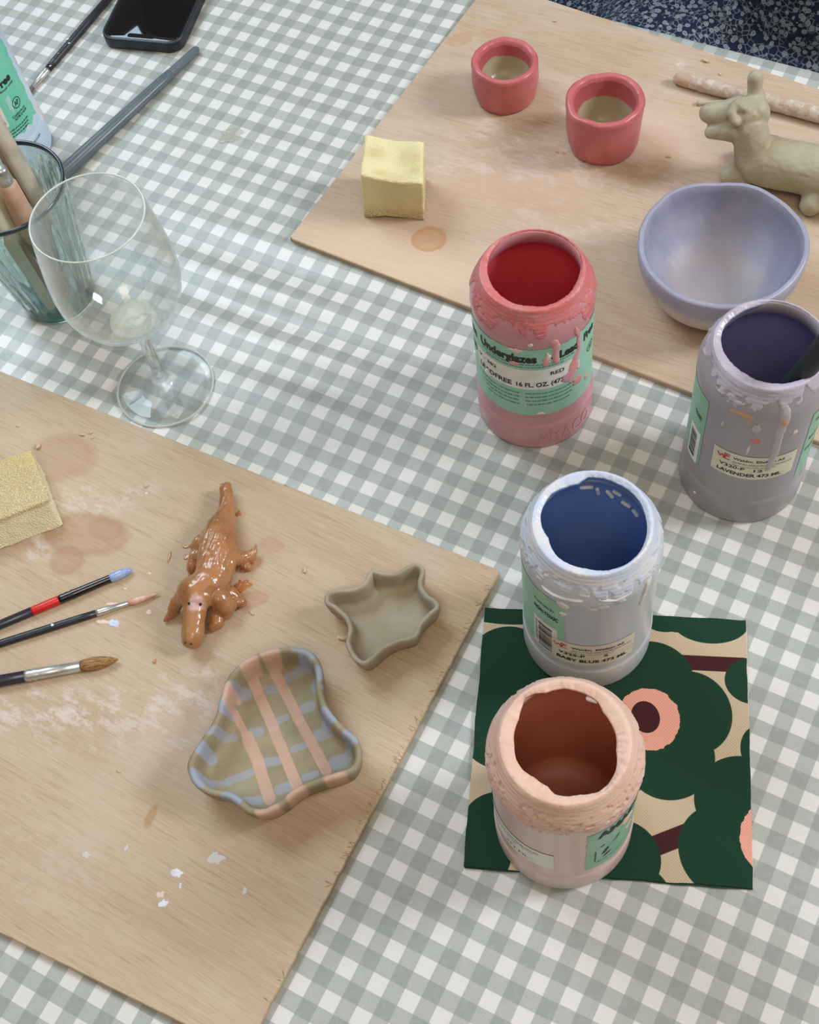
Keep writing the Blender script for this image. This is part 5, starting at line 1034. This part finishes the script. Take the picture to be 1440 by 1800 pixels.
# ======================= SEATED PERSON =======================
Pn = thing('person', 'person seated beyond the far table edge in a navy dress with small pale flowers', 'person', (.08, .86, -TZ))
skin = NT('skin').p(col=srgb(214, 168, 144), rough=.5, sss=.1, sssr=(.01, .005, .003), ssss=.5).m
def skin_body():
    J = {}; E_ = []; V = []; R = []
    def add(n, p, r, par=None):
        J[n] = len(V); V.append(p); R.append(r)
        if par: E_.append((J[par], J[n]))
    add('pelvis', (.08, .86, -.20), .120); add('waist', (.08, .85, -.06), .105, 'pelvis'); add('chest', (.08, .85, .10), .125, 'waist'); add('upper', (.08, .87, .22), .11, 'chest'); add('neck', (.08, .87, .30), .052, 'upper'); add('neck2', (.08, .865, .345), .050, 'neck'); add('jaw', (.08, .845, .39), .068, 'neck2'); add('head', (.08, .85, .46), .088, 'jaw'); add('crown', (.08, .86, .52), .068, 'head')
    for s, n in ((-1, 'l'), (1, 'r')):
        add('sh' + n, (.08 + s * .16, .87, .21), .055, 'upper'); add('el' + n, (.08 + s * .255, .90, -.05), .042, 'sh' + n); add('fa' + n, (.08 + s * .270, .89, -.13), .036, 'el' + n); add('wr' + n, (.08 + s * .280, .87, -.27), .025, 'fa' + n); add('pa' + n, (.08 + s * .282, .865, -.325), .027, 'wr' + n)
        add('hip' + n, (.08 + s * .09, .84, -.21), .10, 'pelvis'); add('kn' + n, (.08 + s * .13, .44, -.215), .062, 'hip' + n); add('kb' + n, (.08 + s * .13, .40, -.27), .058, 'kn' + n); add('ca' + n, (.08 + s * .13, .42, -.42), .052, 'kb' + n); add('an' + n, (.08 + s * .13, .44, -.66), .034, 'ca' + n); add('he' + n, (.08 + s * .13, .45, -.715), .034, 'an' + n); add('to' + n, (.08 + s * .14, .27, -.725), .026, 'he' + n)
        for f_, (dy, ln, r) in enumerate(((-.030, .058, .0082), (-.010, .068, .0088), (.010, .064, .0086), (.028, .052, .0078))):
            k = 'f%d' % f_ + n; px_ = .08 + s * .282; add(k + 'a', (px_, .865 + dy * .8, -.365), r * 1.15, 'pa' + n); add(k + 'b', (px_ - s * .006, .865 + dy, -.365 - ln * .5), r, k + 'a'); add(k + 'c', (px_ - s * .016, .865 + dy, -.365 - ln), r * .85, k + 'b')
        add('tha' + n, (.08 + s * .276, .828, -.335), .0105, 'pa' + n); add('thb' + n, (.08 + s * .268, .808, -.365), .0090, 'tha' + n)
    me = bpy.data.meshes.new('tmp'); me.from_pydata(V, E_, []); o = bpy.data.objects.new('tmp', me); COL.objects.link(o)
    sk = o.modifiers.new('s', 'SKIN'); sv = me.skin_vertices[0].data
    for i, r in enumerate(R): sv[i].radius = (r, r * (.82 if r > .09 else 1))
    sv[0].use_root = True; ss = o.modifiers.new('d', 'SUBSURF'); ss.levels = 2; ss.render_levels = 2
    dg = bpy.context.evaluated_depsgraph_get(); e = o.evaluated_get(dg); m2 = e.to_mesh(); VV = [tuple(v.co) for v in m2.vertices]; FF = [tuple(p.vertices) for p in m2.polygons]; e.to_mesh_clear(); bpy.data.objects.remove(o); return VV, FF
V, F = skin_body(); mk('body', V, F, skin, Pn)
X_ = .08
dp = [('c', [((X_, .86, -.20), .135), ((X_, .83, -.06), .130), ((X_, .84, .10), .135), ((X_, .87, .19), .10)]), ('c', [((X_ - .02, .76, -.09), .095), ((X_ + .10, .76, -.09), .09)]),
      ('c', [((X_ - .11, .80, -.21), .115), ((X_ - .16, .60, -.205), .098), ((X_ - .17, .42, -.21), .078), ((X_ - .17, .40, -.30), .080), ((X_ - .17, .43, -.45), .085)]),
      ('c', [((X_ + .11, .80, -.21), .115), ((X_ + .14, .60, -.205), .098), ((X_ + .15, .42, -.21), .078), ((X_ + .15, .40, -.30), .080), ((X_ + .15, .43, -.45), .085)]),
      ('c', [((X_ - .26, .72, -.26), .10), ((X_ - .10, .70, -.215), .095), ((X_ + .20, .70, -.215), .095)]), ('c', [((X_ - .24, .66, -.27), .07), ((X_ - .24, .90, -.27), .09)]), ('c', [((X_ - .12, .48, -.235), .06), ((X_ + .12, .48, -.235), .06)]), ('c', [((X_ - .14, .42, -.42), .07), ((X_ + .14, .42, -.42), .07)])]
for s in (-1, 1): dp.append(('c', [((X_ + s * .10, .87, .20), .075), ((X_ + s * .165, .87, .19), .070), ((X_ + s * .255, .895, -.03), .062), ((X_ + s * .268, .89, -.10), .054)]))
def dstk(VV, NN):
    for i in range(len(VV)): p = VV[i]; VV[i] = p + NN[i] * (.010 * fbm(p[0] * 9, p[1] * 5, p[2] * 9) + .003 * fbm(*(p * 30)))
    return VV
V, F = blob_mesh(dp, .009, 8, streak=dstk)
t = NT('dress_print'); v = t.coord(); nv = t.n('ShaderNodeTexNoise', {'Vector': v, 'Scale': 60.}).outputs[1]
vv = t.vm('ADD', v, t.vm('MULTIPLY', nv, (.006, .006, .006)))
vo = t.n('ShaderNodeTexVoronoi', {'Vector': vv, 'Scale': 140., 'Randomness': .75}); d_ = vo.outputs[0]
fl2 = t.step(d_, .34, .40, 1., 0.); rg = t.math('MULTIPLY', t.step(d_, .17, .20), t.step(d_, .23, .26, 1., 0.)); ctr = t.step(d_, .08, .10, 1., 0.)
ve = t.n('ShaderNodeTexVoronoi', {'Vector': vv, 'Scale': 190.}, feature='DISTANCE_TO_EDGE').outputs[0]; vine = t.math('MULTIPLY', t.step(ve, .05, .09, 1., 0.), t.step(t.noise(70.), .42, .52))
col = t.mix(vine, srgb(32, 40, 62), srgb(104, 112, 120)); col = t.mix(fl2, col, srgb(134, 140, 146)); col = t.mix(t.math('MULTIPLY', t.math('ADD', rg, ctr), .65), col, srgb(58, 70, 94))
t.p(col=col, rough=.85, spec=.15); mk('dress', V, F, t.m, Pn, label='navy dress with small pale flower print')
hp = [('e', (X_, .875, .475), (.098, .095, .10)), ('c', [((X_ - .06, .90, .45), .055), ((X_ - .07, .92, .28), .045)]), ('c', [((X_ + .06, .90, .45), .055), ((X_ + .07, .92, .28), .045)]), ('c', [((X_, .93, .45), .07), ((X_, .95, .26), .06)])]
V, F = blob_mesh(hp, .008, 6); mk('hair', V, F, simple('hair_brown', srgb(84, 60, 44), srgb(60, 42, 30), 60, .5), Pn)
for s in (-1, 1):
    ball('eye', (X_ + s * .030, .7800, .455), .0085, simple('eye_white', srgb(225, 222, 218), rough=.2), Pn); ball('iris', (X_ + s * .030, .7738, .455), .0042, simple('iris_brown', srgb(70, 46, 34), rough=.2), Pn); mk('eyebrow', *rod((X_ + s * .018, .775, .474), (X_ + s * .044, .781, .474), [(0, .001), (.5, .0026), (1, .001)], 10), simple('brow', srgb(70, 50, 38), rough=.7), Pn)
V, F = blob_mesh([('c', [((X_, .772, .462), .008), ((X_, .752, .425), .013)])], .002, 3); mk('nose', V, F, skin, Pn)
V, F = rod((X_ - .024, .776, .392), (X_ + .024, .776, .392), [(0, .001), (.3, .006), (.5, .0065), (.7, .006), (1, .001)], 12); mk('mouth', V, F, simple('lips', srgb(178, 104, 98), rough=.4), Pn)
for s in (-1, 1): mk('ear', *blob_mesh([('e', (X_ + s * .088, .86, .45), (.012, .020, .032))], .003, 2), skin, Pn)
chw = simple('chair_wood', srgb(120, 84, 56), srgb(98, 66, 42), 14, .5)
ch = thing('dining_chair', 'wooden chair under the person beyond the table', 'chair', (X_, .88, -TZ))
V, F = box((X_ - .22, .68, -.345), (X_ + .22, 1.10, -.315)); mk('seat', V, F, chw, ch, smooth=False)
for lx in (-.19, .19):
    for ly in (.71, 1.07): V, F = box((X_ + lx - .018, ly - .018, -TZ), (X_ + lx + .018, ly + .018, -.345)); mk('leg', V, F, chw, ch, smooth=False)
V, F = box((X_ - .21, 1.08, -.315), (X_ + .21, 1.105, .12)); mk('backrest', V, F, chw, ch, smooth=False)
